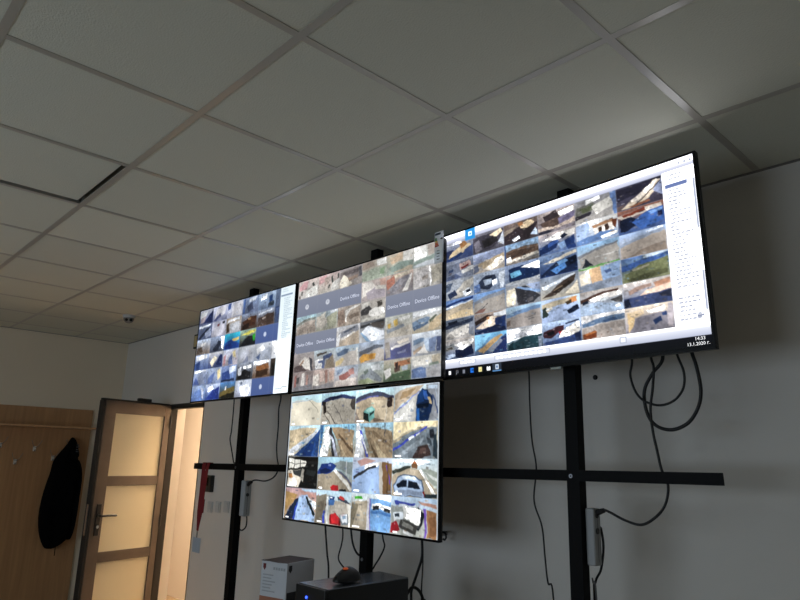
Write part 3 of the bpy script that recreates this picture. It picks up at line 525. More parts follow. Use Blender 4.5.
TM = [
 'c9b9b2,c6c4c0,7|d4a0a4 4 30 30 6 48 10 40 50 6 54|3e4440 70 22 80 18 84 40 74 44|5a605c 52 52 60 48 62 74 54 78|4c5050 16 60 22 58 22 80 16 82|dcdcd6 40 60 96 40 96 96 40 96|6a5450 4 84 12 80 12 98 4 98',
 'd0b8b4,d2ccc0,7|d8a8a8 4 10 40 4 36 36 4 50|4a5450 62 20 70 16 72 50 64 54|5a5a58 90 12 98 10 98 40 90 42|e4e2dc 70 50 98 40 98 96 60 96|3e443c 50 62 58 60 58 80 50 82|b8a49a 30 20 56 14 50 56 30 60',
 'b0a8a8,a49c98,7|8c8280 4 14 94 6 96 60 40 70 4 60|6c6264 16 20 84 14 84 34 20 42|e6dcc8 2 62 20 30 60 84 40 98 2 98|5a5a64 84 10 98 8 98 60 86 60|a08878 40 56 80 48 80 66 44 72',
 'c4b4a4,bcc0b0,6|e8e8e4 56 6 98 2 98 36 60 34|b4a090 0 10 40 4 50 30 0 40|aab6a2 0 50 60 40 98 44 98 96 0 96|8fae88 70 56 90 50 92 80 74 84',
 'd0c0a8,a4b4a8,5|d4b898 10 20 56 4 60 40 16 50|e4e2dc 60 4 98 0 98 52 62 54|8fa49a 4 66 50 50 98 54 98 80 20 90|c2b49c 30 92 90 76 98 80 98 98 30 98',
 'd2cec6,a8b8b4,5|e6e6e2 0 4 44 0 46 60 4 66|b4a89e 50 6 98 0 98 50 52 54|8ea29a 0 70 98 50 98 66 0 88|c8d0d8 0 90 98 70 98 98 0 98',
 LOGO, LOGO, OFFL,
 'cabab2,b4a8a8,5|e2dcd4 4 8 40 4 70 50 4 80|aca2ac 20 60 60 36 96 50 96 96 30 96|d0a898 70 6 98 4 98 40 76 36|dcd6cc 60 30 98 44 98 60 60 50',
 'ccb0a0,8a8890,7|c07862 2 20 30 10 34 44 4 70|8c8a94 12 70 50 30 96 16 70 70 16 96|a8a4ac 30 60 60 34 80 40 50 76|f0ece6 60 92 94 14 98 20 80 92|d8ccb4 30 10 90 2 86 14 34 26',
 'c0bcb8,a8a49e,9|c4c0c0 4 20 54 8 56 90 4 96|a89e96 30 50 50 40 52 60 34 66|aea898 62 10 98 6 98 80 64 86|f4f4f4 55 4 60 4 62 98 57 98',
 'a8d4e4,b4a89a,9|8f948c 2 40 40 20 96 14 96 26 40 34 2 56|b8aa9e 4 56 40 34 98 28 98 98 4 98|a29488 10 70 60 50 96 60 96 90 12 96',
 'a4b8c4,b0ac98,8|c4bcb0 2 20 40 16 56 60 30 90 2 70|a6a890 50 30 96 10 98 80 60 96|c8ccd4 66 2 98 0 98 10 66 14|dcd8cc 20 10 44 4 44 30 24 34',
 'b0a49a,a49686,9|a08878 2 20 30 10 36 90 4 96|b4a494 40 20 96 8 98 90 40 92|f2eee8 38 20 70 6 98 2 98 8 60 22 44 50 42 80 36 80|8a7868 50 50 90 40 92 60 54 70',
 'b8b0a8,b0aca4,6|4c4a4c 4 40 30 20 46 40 30 70 4 66|f0eee8 36 50 60 36 94 50 96 76 60 88 34 74|4a443e 66 14 84 10 86 36 70 40|e4e0d8 4 10 30 4 40 20 6 34|d8d6cc 4 86 98 80 98 98 4 98',
 OFFL, OFFL, OFFL, OFFL,
 'c8ccd4,b4a28c,6|9498a4 6 30 90 6 96 30 20 60|e2e4e8 2 50 16 30 14 98 2 98|c0ae98 26 66 96 34 98 96 30 98|5a6478 30 24 80 12 82 20 34 36|e6e2dc 20 60 80 34 84 40 26 72',
 '6c7078,c8ccd0,4|dce2ec 8 50 30 20 96 60 96 96 50 98|86b0d8 4 50 10 48 46 98 30 98|3a3c40 4 14 96 4 96 20 40 20 4 30|5c5450 40 10 96 14 96 50 50 30',
 'b4b8b0,b8b0a4,7|d4ac4c 12 36 24 30 24 60 14 64|d8b450 34 22 48 18 48 44 36 50|8a94a0 6 60 70 44 74 60 10 76|bcb4a6 20 74 96 50 96 96 20 96|e0e0dc 50 14 90 10 90 26 52 32',
 'c8d0d8,a89c84,6|6c86a4 2 50 50 30 60 40 50 66 4 76|4a6484 4 70 50 56 56 64 8 88|c2ac88 60 60 98 30 98 86 56 96|5a6450 56 50 80 30 84 36 60 64|e6eaee 4 6 98 2 98 14 4 30',
 'c0b8b8,8c7c78,6|ded8d0 24 50 56 20 80 40 86 96 40 80|5c4c4c 4 70 40 60 70 98 4 98|b48a6c 30 60 50 36 54 44 36 70|4a4a54 76 30 90 40 96 98 86 98',
 'b8ccd8,988880,6|44588a 40 34 84 24 88 44 44 54|e8e8ea 6 50 40 44 42 98 8 98|5c6c98 24 56 52 50 52 96 40 96 38 66 24 70|90806c 60 60 90 30 96 98 56 98|5a5048 12 20 60 12 60 20 16 34',
 'b4d0e8,c0b8b0,5|5f789c 6 30 40 14 60 20 50 40 10 50|c8c0b8 14 60 60 34 96 30 96 96 14 96|dcc48c 4 76 30 56 40 66 24 90 4 96|f0eee6 90 20 98 20 98 90 92 80',
 'b0c4e0,b4aaa0,5|6c7484 4 40 60 20 96 24 96 34 60 40 4 66|bcb4ac 40 50 80 36 98 50 98 96 60 96|e8a83c 4 76 20 56 70 58 66 84 10 96|d08c28 44 62 60 60 60 84 46 84',
 'd6d2cc,5c6090,4|a49c94 4 20 20 16 24 90 6 96|565c94 22 54 94 36 96 92 24 98|ece8e4 24 44 92 28 94 36 26 56|f4e8d8 50 20 90 10 90 26 54 34|8a90b8 50 70 80 62 80 72 52 80',
 'd8e2ee,a0a4ac,5|6f8cae 4 30 40 24 44 40 6 56|f0ece6 20 88 46 50 52 80 56 96|bcd0e8 40 30 62 24 66 90 48 80|7c92bc 56 34 84 28 80 90 62 92|4c5c88 84 30 98 30 98 90 84 90|c4aa90 4 80 30 60 36 66 10 96',
 'a89490,a09ca0,7|b06c64 10 20 20 16 18 80 8 84|e2dcd6 46 10 60 6 58 90 44 92|5c5858 20 30 36 26 34 60 20 64|c49488 68 20 78 18 76 70 66 72|8c8c94 4 78 98 70 98 98 4 98',
 'ccb4ac,a8a098,8|dcc0b4 30 10 50 6 54 60 32 66|b88a7c 56 10 66 6 70 70 60 70|e4dcd2 4 30 26 24 26 80 4 86|8f8c90 6 82 98 70 98 98 4 98|c8a898 74 20 96 14 96 60 76 64',
 'b4c4d8,b8aaa4,6|a4645c 20 46 60 26 70 50 50 70 24 66|d8ccc4 4 70 96 60 96 96 4 96|c88c84 60 20 84 16 84 46 66 46|8ca0bc 6 20 40 10 30 34 8 44',
 'b8c4cc,b0b49c,6|8f98a0 6 60 50 30 96 80 90 96 40 70 10 86|dce2e6 50 16 86 10 90 40 56 40|98a47c 4 80 40 72 70 96 4 98|6c7c74 20 40 40 30 44 46 26 56',
 'd8ccb8,5c7458,6|c07c50 40 14 96 6 96 30 60 36 44 36|5c4438 40 40 60 30 60 54 42 60|e8e6e2 2 50 26 34 28 70 10 90|4f6c4c 30 66 96 56 96 96 20 96|3c2c28 44 18 52 14 52 46 46 46|a8b4c0 66 36 90 30 90 52 68 56',
 'dcd8cc,98a4b8,6|eeeae0 6 20 60 10 66 40 10 46|c8bca4 66 6 96 4 96 44 70 46|6480b4 2 60 50 52 52 96 2 96|5c7ab0 4 56 40 50 40 60 4 66|b8b8bc 54 56 98 50 98 98 54 98|8a9a8c 60 36 90 34 90 46 62 48',
]
BLU = '5d76b0,5870ac,0'
BLO = BLU+'|o c4cfe6 54 52 8 14'
TL_ = [
 'b4b8c4,5a6490,5|c8ccd0 4 20 60 6 50 40 10 60|28386c 30 90 90 20 98 20 98 96|b4a8b0 10 60 50 40 40 80 8 90', 'c4c8d8,8890b4,5|d4d4dc 20 20 90 4 80 60 10 96|5a6498 6 90 50 50 60 70 20 98', 'c0c4d0,a4a8c0,5|ccccd4 30 30 96 6 98 90 30 96|4a64a0 4 6 24 4 20 40 4 50',
 '8ca0c4,6c7894,7|4a5470 30 60 60 30 70 80 40 96|3c6ab4 6 10 16 8 16 96 6 96|c4ccd8 40 10 90 4 80 30 40 34', 'a8bcd4,6c80a0,7|2c5490 60 30 80 20 84 60 64 70|d8dee6 10 20 50 10 50 40 12 44|3c4858 60 70 90 60 90 90 60 92', '7c90b0,5c6c8c,5|e0e4ea 40 20 90 10 90 40 44 50',
 '6c7ca0,586484,5|2c3850 4 90 60 30 90 20 40 80 20 98|98a4c0 50 60 90 30 96 80 60 96|d8e0ec 4 10 90 2 90 14 4 26', 'b8bcd0,a8a8b8,4|c0c0cc 20 40 80 20 96 60 70 96 20 90|8c4a50 40 24 52 20 52 34 42 38|30303c 70 12 90 8 88 24 72 26', 'b8a894,a8acb8,6|5a4838 4 40 20 30 24 90 4 96|b8bcc4 30 40 90 30 90 96 30 96|e0e4ec 10 14 90 4 90 20 10 30',
 '8898b4,644c3c,8|5c3c2c 10 50 60 20 96 26 90 80 20 90|a08060 40 30 60 26 60 40 44 42|3c2c28 10 70 50 60 50 90 12 96', '9cacc8,6c5a50,9|5c4a44 6 50 60 30 96 30 96 96 6 96|d0d8e4 10 20 90 6 90 14 10 30|b4a8a0 30 50 50 44 50 54 32 60', '3c5078,6c7890,5|5a70a0 6 10 90 4 90 90 6 96',
 'b8c8e0,8c7c70,7|6c5c50 6 60 40 40 50 80 10 96|d8d8d8 30 30 70 20 66 40 34 50', '9cacc8,4c5468,7|30384c 20 80 60 30 80 40 60 90 30 96|e4ecf4 70 10 96 8 96 90 84 90', '28d0e8,2858b0,4|2050a8 4 60 40 40 96 70 96 96 4 96|1c3c8c 6 70 50 60 50 96 6 96|e8c870 50 40 96 30 96 50 60 52',
 'a8c8b4,383c44,5|e4dc60 10 30 60 10 96 10 96 20 50 36|2c3038 10 80 50 40 96 50 96 96 10 96|30b838 80 40 96 30 96 70 84 76', BLO, BLU,
 'c0d0ec,5a74b0,5|3c5ca0 4 60 40 40 40 96 4 96|e8ecf2 10 10 90 4 90 30 10 40', 'd0d0d4,3c5088,5|e4dcc4 10 60 40 20 60 40 30 96|2c4078 50 80 80 20 96 20 96 96', 'c0c8dc,b0a8b0,6|c09098 6 40 20 30 20 90 6 96|e0d0a0 60 20 80 10 90 60 70 50|6c80b0 40 50 60 30 70 96 40 96',
 'c0c4cc,a8b0c0,4|b4b8c4 10 60 60 20 96 50 96 96 10 96|8c94ac 30 96 60 60 70 96', 'd0d4dc,9ca4b4,4|e4e6ea 10 30 50 10 60 40 20 60|a8b0c0 50 50 90 30 96 96 40 96|5c7098 10 80 40 60 30 96', 'f0f2f4,d0d4dc,3|3c4454 70 10 96 10 96 90 70 90',
 'b4c0d8,7488b8,5|8c98b4 30 30 60 10 96 96 50 96|5870b0 4 90 20 40 50 96|e4e8f0 4 4 90 4 90 10 4 20', 'a8b8d4,8090b4,5|e0d0a0 70 20 90 10 96 60 80 80|6880b8 10 60 60 20 40 96 10 96', '8ca0d0,7090c4,5|3c5ca8 6 40 50 30 60 80 10 90|d0dcf0 50 10 96 6 96 40 54 50|2c3c60 6 86 90 80 90 96 6 96',
 '9ca4b4,40444c,7|2c2c30 10 60 50 40 90 60 90 96 10 96|e4e8ec 40 20 90 14 90 34 44 36|d8dce4 10 30 30 20 30 70 12 76', 'c8d4e4,7c5c44,8|a06c40 20 30 90 20 96 60 20 76|543c2c 20 60 90 50 90 90 20 96|e8eef4 4 4 96 2 96 16 4 24', '544840,4c4844,5|30302c 10 30 90 20 90 90 10 96',
 'a8bcdc,5a7cc0,5|6c8cc8 20 40 60 20 90 96 10 96|c4cce0 60 10 90 30 90 90 80 80', 'c8d4ec,3454a4,5|2844a0 10 90 50 40 96 20 96 96|e8eef8 10 20 50 10 60 30 20 50', '60a0e4,5c5030,6|887840 4 60 50 40 96 30 96 60 40 76 4 90|2c2c20 4 90 50 70 96 66 96 98 4 98|f0f0f0 36 30 46 26 46 46 36 50',
 'c8d0e0,acb4c8,4|e0e4ec 30 40 80 20 96 60 80 96 40 96|707c94 30 14 44 10 44 26 32 30', BLO, BLU,
]
def new_canvas(w, h, bg): A = np.empty((h, w, 3)); A[:] = hx(bg); return A
def fill(A, u0, v0, u1, v1, c0, c1=None):
    h, w, _ = A.shape; a, b, c, d = int(round(u0*w)), int(round(u1*w)), int(round(v0*h)), int(round(v1*h))
    if b <= a or d <= c: return
    c0 = np.array(hx(c0)); c1 = np.array(hx(c1)) if c1 else c0
    A[c:d, a:b] = (c0+(c1-c0)*np.linspace(0, 1, d-c)[:, None])[:, None, :]
def grid(A, tiles, u0, v0, du, dv, nc, umax=1.0, gap='', seed=0, gam=1.3, sat=.75):
    h, w, _ = A.shape
    for i, t in enumerate(tiles):
        r, c = divmod(i, nc); x0, x1 = int(round((u0+c*du)*w)), int(round((u0+(c+1)*du)*w)); y0, y1 = int(round((v0+r*dv)*h)), int(round((v0+(r+1)*dv)*h))
        T = np.empty((y1-y0, x1-x0, 3)); paint_tile(T, t, np.random.default_rng(seed*1000+i)); T = np.clip(T, 0, 1)**gam; m = T.mean(2, keepdims=True); T = m+(T-m)*sat
        xm = min(x1, int(round(umax*w))); 
        if xm > x0: A[y0:y1, x0:xm] = T[:, :xm-x0]
        if gap: g = max(1, int(w*.0012)); A[y0:y1, x0:x0+g] = hx(gap); A[y0:y0+g, x0:xm] = hx(gap)
def lines(A, u0, v0, u1, v1, n, c, seed):
    rng = np.random.default_rng(seed)
    for k in range(n):
        v = v0+(v1-v0)*k/n; L = u0
        L2 = u0+(u1-u0)*rng.uniform(.35, 1); x = u0+rng.uniform(0, .006)
        while x < L2: e = x+rng.uniform(.004, .014); fill(A, x, v, min(e, L2), v+(v1-v0)/n*.42, c); x = e+.003
def screen_R(w, h):
    A = new_canvas(w, h, 'eef0f8')
    fill(A, 0, 0, 1, .03, 'f4f5fc', 'f8f8ff'); fill(A, 0, .03, 1, .062, 'eceef8', 'b4b8d0')
    grid(A, TR, .005, .062, .1495, .1372, 6, .902, '9aa2b4', 3, 1.38, .74)
    fill(A, .115, .0, .166, .078, '2a8fd8'); fill(A, .132, .02, .150, .052, 'e6f4ff'); fill(A, .137, .03, .145, .045, '2a8fd8')
    for k in (.955, .971, .987): fill(A, k, .022, k+.006, .032, '8890a4')
    fill(A, .905, .057, 1, .885, 'fdfdff'); lines(A, .912, .075, .99, .12, 2, 'b4bac8', 1)
    fill(A, .91, .128, .975, .15, '6878a8'); lines(A, .915, .16, .985, .70, 27, 'a2a8ba', 2); lines(A, .915, .74, .985, .87, 6, 'a2a8ba', 4)
    fill(A, .991, .13, .997, .40, 'a4acc0'); fill(A, .991, .62, .997, .82, 'a4acc0'); fill(A, .965, .838, .985, .848, '8890a8')
    fill(A, 0, .885, 1, .942, 'f4f6fc', 'b2b8cc')
    for a, b in ((.075, .16), (.245, .48)):
        fill(A, a, .897, b, .928, 'a8afc0'); fill(A, a+.003, .901, b-.003, .924, 'd8dce8')
        x = a+.01
        while x < b-.014: fill(A, x, .905, x+.011, .920, 'f6f8fc'); x += .018
    fill(A, .730, .895, .752, .930, 'a8afc0'); fill(A, .733, .900, .749, .925, 'e2e6f0')
    fill(A, 0, .942, 1, 1, '0a0b12', '050608')
    fill(A, .236, .946, .276, .998, '2c3440'); fill(A, .236, .990, .276, .998, '5a90c8')
    fill(A, .022, .960, .034, .985, 'f4f6fa'); fill(A, .0275, .960, .0285, .985, '101018'); fill(A, .022, .972, .034, .974, '101018')
    fill(A, .061, .962, .071, .98, '8a8f98'); fill(A, .063, .966, .069, .976, '0a0b12'); fill(A, .060, .98, .063, .988, '8a8f98')
    fill(A, .093, .962, .105, .986, '787c88')
    fill(A, .132, .957, .147, .988, '1f6ed8'); fill(A, .137, .968, .147, .974, '0a0b12'); fill(A, .171, .958, .187, .988, 'f0e4a0'); fill(A, .175, .97, .183, .982, 'd0c070')
    fill(A, .210, .962, .226, .986, 'f4f6f8'); fill(A, .215, .966, .221, .971, '303848'); fill(A, .249, .955, .264, .985, 'd0dcec'); fill(A, .253, .962, .260, .976, '385888')
    return A
def screen_M(w, h):
    A = new_canvas(w, h, 'b0b4c0'); grid(A, TM, 0, 0, 1/6, 1/6, 6, seed=5, gap='9498a4', gam=1.22, sat=.85)
    g = A.mean(2, keepdims=True); return (g+(A-g)*.85)*.86+.05
def screen_L(w, h):
    A = new_canvas(w, h, 'e4edf2'); grid(A, TL_, 0, 0, .1645, 1/6, 6, .868, '707c94', 7, 1.35, .74)
    fill(A, .868, 0, 1, 1, 'd9e6ec', 'e6eff3'); fill(A, .873, .075, .975, .09, '7c8ca4'); lines(A, .90, .11, .985, .50, 22, '9db0bd', 6); lines(A, .88, .02, .97, .06, 2, 'a4b4c0', 8)
    fill(A, .94, .938, .985, .945, '70808c'); lines(A, .88, .95, .95, .99, 2, 'a0b0bc', 9)
    return A
def screen_B(w, h):
    A = new_canvas(w, h, 'b8c0c8'); grid(A, TB, .006, .004, .2465, .249, 4, gap='a8b4c4', seed=11, gam=1.22, sat=.85)
    for r in range(4):
        for c in range(4): fill(A, .02+c*.2465, .232+r*.249, .045+c*.2465+.01*((r+c) % 3), .242+r*.249, 'f4f4f4')
    return A
sm = bpy.data.materials.new('display_image'); sm.use_nodes = True
_b = sm.node_tree.nodes['Principled BSDF']; _b.inputs['Base Color'].default_value = (.004, .004, .005, 1); _b.inputs['Roughness'].default_value = .25; _b.inputs['Specular IOR Level'].default_value = .15
_a = sm.node_tree.nodes.new('ShaderNodeAttribute'); _a.attribute_name = 'picture'
sm.node_tree.links.new(_a.outputs['Color'], _b.inputs['Emission Color']); _b.inputs['Emission Strength'].default_value = 1.22

def screen_mesh(A, w, h, ss):
    """a flat panel of small cells, each vertex lit in the picture's colour"""
    H_, W_, _ = A.shape; nh, nw = H_//ss, W_//ss
    A = A[:nh*ss, :nw*ss].reshape(nh, ss, nw, ss, 3).mean((1, 3)); A = np.clip(A, 0, 1)
    L = np.where(A <= .04045, A/12.92, ((A+.055)/1.055)**2.4)
    mn = np.clip((A.min(2, keepdims=True)-.86)/.10, 0, 1); L = L*(1+1.3*mn*mn*(3-2*mn))      # overexposed whites
    X, Z = np.meshgrid(np.linspace(-w/2, w/2, nw), np.linspace(h/2, -h/2, nh))
    co = np.stack([X, np.zeros_like(X), Z], -1).reshape(-1, 3).astype(np.float32)
    i = np.arange(nh*nw).reshape(nh, nw); q = np.stack([i[:-1, :-1], i[1:, :-1], i[1:, 1:], i[:-1, 1:]], -1).reshape(-1, 4)
    me = bpy.data.meshes.new('screen_panel'); me.vertices.add(len(co)); me.vertices.foreach_set('co', co.ravel())
    me.loops.add(q.size); me.loops.foreach_set('vertex_index', q.ravel().astype(np.int32))
    me.polygons.add(len(q)); me.polygons.foreach_set('loop_start', np.arange(0, q.size, 4, dtype=np.int32))
    me.update(calc_edges=True); me.validate()
    at = me.color_attributes.new('picture', 'FLOAT_COLOR', 'POINT')
    at.data.foreach_set('color', np.concatenate([L.reshape(-1, 3), np.ones((nh*nw, 1))], 1).astype(np.float32).ravel())
    me.materials.append(sm); return me

# ------------------------------------------------------------------ screens
GR = 'monitors of the video wall'
def television(name, label, x, y, z, w, tilt, yaw, roll, painter, cells, ss, bz=(.007, .007, .010), arm=.092):
    ti, ya, ro = (math.radians(v) for v in (tilt, yaw, roll))
    ux = Vector((math.cos(ya), math.sin(ya), 0)); uz = Vector((math.sin(ti)*math.sin(ya), -math.sin(ti)*math.cos(ya), math.cos(ti)))
    a = math.cos(ro)*ux + math.sin(ro)*uz; b = -math.sin(ro)*ux + math.cos(ro)*uz; n = b.cross(a)   # n: into the wall
    t = thing(name, label, 'monitor', group=GR)
    t.matrix_world = Matrix.Translation((x, y, z)) @ Matrix((a, n, b)).transposed().to_4x4()
    h = w*9/16; s, tp, bt = bz
    A = painter(cells[0]*ss, cells[1]*ss)
    sp = link(bpy.data.objects.new('screen_panel', screen_mesh(A, w, h, ss)), t)
    fd = -.003
    box('bezel', (-w/2-s, fd, h/2), (w/2+s, .012, h/2+tp), 'bezel', t, bev=.0015); box('bezel', (-w/2-s, fd, -h/2-bt), (w/2+s, .012, -h/2), 'bezel', t, bev=.0015)
    box('bezel', (-w/2-s, fd, -h/2), (-w/2, .012, h/2), 'bezel', t, bev=.001); box('bezel', (w/2, fd, -h/2), (w/2+s, .012, h/2), 'bezel', t, bev=.001)
    box('back_panel', (-w/2-s+.001, .012, -h/2-bt+.001), (w/2+s-.001, .022, h/2+tp-.001), 'shell', t)
    bm = bmesh.new(); bbox(bm, (-w*.36, .022, -h*.42), (w*.36, .055, h*.22), .012, 3); from_bm('back_housing', bm, 'shell', t)
    box('mounting_plate', (-.12, .055, -.14), (.12, .066, .08), 'bracket', t)
    box('mounting_arm', (-.03, .066, -.12), (.03, arm, .06), 'bracket', t)
    return t, sp, w, h
tvR, spR, wR, hR = television('monitor', 'largest looking monitor at right, camera grid with white sidebar and taskbar', -.048, 1.28, H-.425, 1.192, .51, -1.55, .77, screen_R, (432, 243), 3, (.010, .008, .012))
tvM, spM, wM, hM = television('monitor', 'upper middle monitor showing hazy camera grid with grey offline tiles', -1.2033, 1.255, 2.3324, 1.1543, -.51, .63, .44, screen_M, (336, 189), 4, arm=.117)
tvL, spL, wL, hL = television('monitor', 'leftmost monitor nearest the door with blue tiles and pale sidebar', -2.4825, 1.28, H-.441, 1.183, -.86, 1.6, .39, screen_L, (240, 135), 4)
tvB, spB, wB, hB = television('monitor', 'lower monitor under the others showing four by four camera grid', -1.2435, 1.28, H-1.131, 1.197, -.44, -.71, .32, screen_B, (384, 216), 3, arm=.086)
# writing on the displays
def on_screen(sp, w, h, u, v): return ((u-.5)*w, -.0008, (.5-v)*h)
text('clock_text', '14:33', .016, 'white_e', spR, on_screen(spR, wR, hR, .968, .958), align='CENTER')
text('date_text', '13.1.2020 г.', .0155, 'white_e', spR, on_screen(spR, wR, hR, .962, .983), align='CENTER')
for c, r in ((2, 1), (4, 2), (5, 2), (0, 3), (1, 3)):
    text('offline_text', 'Device Offline', .0275, 'dim_e', spM, on_screen(spM, wM, hM, (c+.5)/6, (r+.56)/6))
# brand nubs under the lower edges
box('logo_plate', (-.022, -.004, -hR/2-.020), (.026, .006, -hR/2-.011), 'logo', tvR, bev=.001)
box('logo_plate', (-.02, -.0034, -hM/2-.009), (.02, .002, -hM/2-.003), 'dark_pl', tvM)
# energy label stuck on the upper right corner of the middle screen
lb = box('energy_label', (wM/2-.047, -.006, hM/2-.115), (wM/2+.009, -.0045, hM/2+.042), 'label', tvM); lb['label'] = 'grey energy label card with coloured arrows'
xa, zt = wM/2-.044, hM/2
box('header_strip', (xa, -.0066, zt+.026), (xa+.036, -.006, zt+.036), 'labelblue', lb)
for k, (m, ln) in enumerate((('green', .013), ('green', .015), ('yellow', .018), ('amber', .021), ('amber', .024), ('redl', .026))):
    z = zt+.006-k*.0075; prismo('rating_arrow', [(xa, z), (xa+ln-.004, z), (xa+ln, z+.003), (xa+ln-.004, z+.006), (xa, z+.006)], -.0066, -.006, m, lb)
prismo('class_arrow', [(xa+.034, zt+.004), (xa+.038, zt), (xa+.049, zt), (xa+.049, zt+.008), (xa+.038, zt+.008)], -.0066, -.006, 'ink_d', lb)
for k in range(4): box('print_line', (xa+.012, -.0066, zt-.055-k*.014), (xa+.03, -.006, zt-.051-k*.014), 'ink_d' if k % 2 else 'ink', lb)

# ------------------------------------------------------------------ power strips and cables
def power_box(label, x0, x1, y0, z0, z1):
    t = thing('power_box', label, 'power box', ((x0+x1)/2, y0, z0), group='power boxes on the posts')
    w = (x1-x0)/2; h = z1-z0
    box('body', (-w, 0, 0), (w, .05, h), 'strip', t, bev=.008, seg=3)
    box('seam', (-w-.0004, .024, .012), (w+.0004, .026, h-.012), 'socket', t)
    cylo('socket', (w-.002, .022, h*.88), (w+.003, .022, h*.88), .011, 'socket', t); cylo('socket', (w-.002, .022, h*.6), (w+.003, .022, h*.6), .011, 'socket', t)
power_box('pale grey power box on the side of the right post', -.0165, .020, 1.405, 1.285, 1.488)
power_box('pale grey power box on the side of the left post', -2.530, -2.478, 1.405, 1.26, 1.482)
def cable(label, y, pts, r, m='cable', up=0.0, down=None, plug=None, ys=None):
    P = [(x, (ys[i] if ys else y), z) for i, (x, z) in enumerate(pts)]
    if up: P = [(P[0][0], y-.015, P[0][2]+up)] + P
    if down is not None: P = P + [(P[-1][0]+.01, y, (P[-1][2]+down)/2), (P[-1][0], y, down)]
    o = Vector(P[0]); bm = bmesh.new(); tube_bm(bm, [Vector(p)-o for p in P], r, 8, 7)
    c = from_bm('cable', bm, m, smooth=True); c.location = o
    tag(c, label, 'cable', 'cables of the video wall')
    if plug:
        a, b = Vector(P[plug[0]]), Vector(P[plug[1]]); d = (b-a).normalized()
        cylo('plug', b-d*.028-o, b+d*.004-o, .0085, m, c, r1=.012, seg=10)
    return c
cable('thin wavy black cable hanging left of the right post', 1.5, [(-.322, 2.032), (-.321, 1.89), (-.314, 1.743), (-.295, 1.626), (-.31, 1.494), (-.274, 1.393), (-.263, 1.278), (-.252, 1.181), (-.228, 1.121)], .0035, up=.1, down=.01)
cable('smaller thin cable loop under the right end of largest monitor', 1.46, [(.179, 2.034), (.169, 1.982), (.183, 1.924), (.21, 1.887), (.255, 1.866), (.295, 1.865), (.336, 1.883), (.366, 1.922), (.372, 1.976), (.354, 2.037), (.34, 2.10)], .0045, up=.08)
cable('larger thick cable loop under the right end of largest monitor', 1.485, [(.287, 2.035), (.246, 1.986), (.212, 1.932), (.207, 1.876), (.222, 1.819), (.256, 1.786), (.308, 1.777), (.364, 1.801), (.402, 1.853), (.416, 1.912), (.409, 1.99), (.397, 2.041), (.38, 2.11)], .0065, up=.08)
cable('long black power cable swinging across to the right power box', 1.43, [(.269, 2.032), (.276, 1.998), (.268, 1.927), (.254, 1.849), (.257, 1.771), (.268, 1.702), (.28, 1.635), (.299, 1.585), (.287, 1.525), (.253, 1.48), (.195, 1.445), (.13, 1.455), (.054, 1.484), (.024, 1.474)], .0048, up=.08, plug=(-2, -1))
cable('short black cable bowing from right power box to post', 1.455, [(.012, 1.42), (.020, 1.41), (.026, 1.348), (.012, 1.271), (-.012, 1.226), (-.02, 1.15)], .0045, down=.01)
cable('thin grey cable running down behind the right post', 1.435, [(-.014, 1.24), (-.011, 1.223), (.0, 1.167)], .003, m='cable_w', down=.01)
cable('thin cable hanging from leftmost monitor left of the left post', 1.48, [(-2.85, 2.008), (-2.851, 1.811), (-2.861, 1.749), (-2.827, 1.677), (-2.785, 1.593), (-2.74, 1.5)], .0045, up=.12, down=.01)
cable('power cable curving from upper middle to left power box', 1.43, [(-2.171, 2.007), (-2.186, 1.935), (-2.18, 1.851), (-2.178, 1.801), (-2.181, 1.709), (-2.168, 1.636), (-2.146, 1.574), (-2.181, 1.519), (-2.28, 1.488), (-2.405, 1.488), (-2.47, 1.465)], .0045, up=.1, plug=(-2, -1))
cable('small cable loop under the left power box', 1.45, [(-2.510, 1.27), (-2.500, 1.24), (-2.505, 1.194), (-2.545, 1.169), (-2.578, 1.172), (-2.60, 1.2)], .0045)
cable('straight thin cable hanging left below the lower monitor', 1.48, [(-1.702, 1.247), (-1.678, 1.131), (-1.653, .998)], .0055, up=.12, down=.01)
cable('thin cable drooping left of the middle post behind mouse', 1.402, [(-1.45, 1.258), (-1.456, 1.205), (-1.478, 1.136), (-1.448, 1.103), (-1.398, 1.084), (-1.343, 1.077), (-1.29, 1.07)], .004, up=.12)
cable('thicker cable with plug ending at the middle post', 1.452, [(-1.442, 1.264), (-1.422, 1.202), (-1.385, 1.162), (-1.336, 1.153), (-1.292, 1.150)], .0055, up=.12, plug=(-2, -1))
cable('thin cable looping right of the middle post', 1.44, [(-1.179, 1.266), (-1.164, 1.222), (-1.198, 1.165), (-1.241, 1.112), (-1.26, 1.05)], .0042, up=.12, down=.01)
cable('thick black cable falling behind right end of computer', 1.46, [(-.923, 1.267), (-.922, 1.201), (-.943, 1.145), (-.978, 1.068), (-.99, 1.033), (-.989, 1.002)], .0065, up=.12, down=.01)
cable('thin cable hanging at the wall right of the computer', 1.52, [(-.974, 1.19), (-.98, 1.054), (-.979, .997)], .0035, up=.2, down=.01)
cable('black cable arching out behind the computer', 1.40, [(-.955, 1.04), (-.93, 1.07), (-.901, 1.075), (-.872, 1.062), (-.852, 1.032), (-.84, .98)], .007, down=.02)

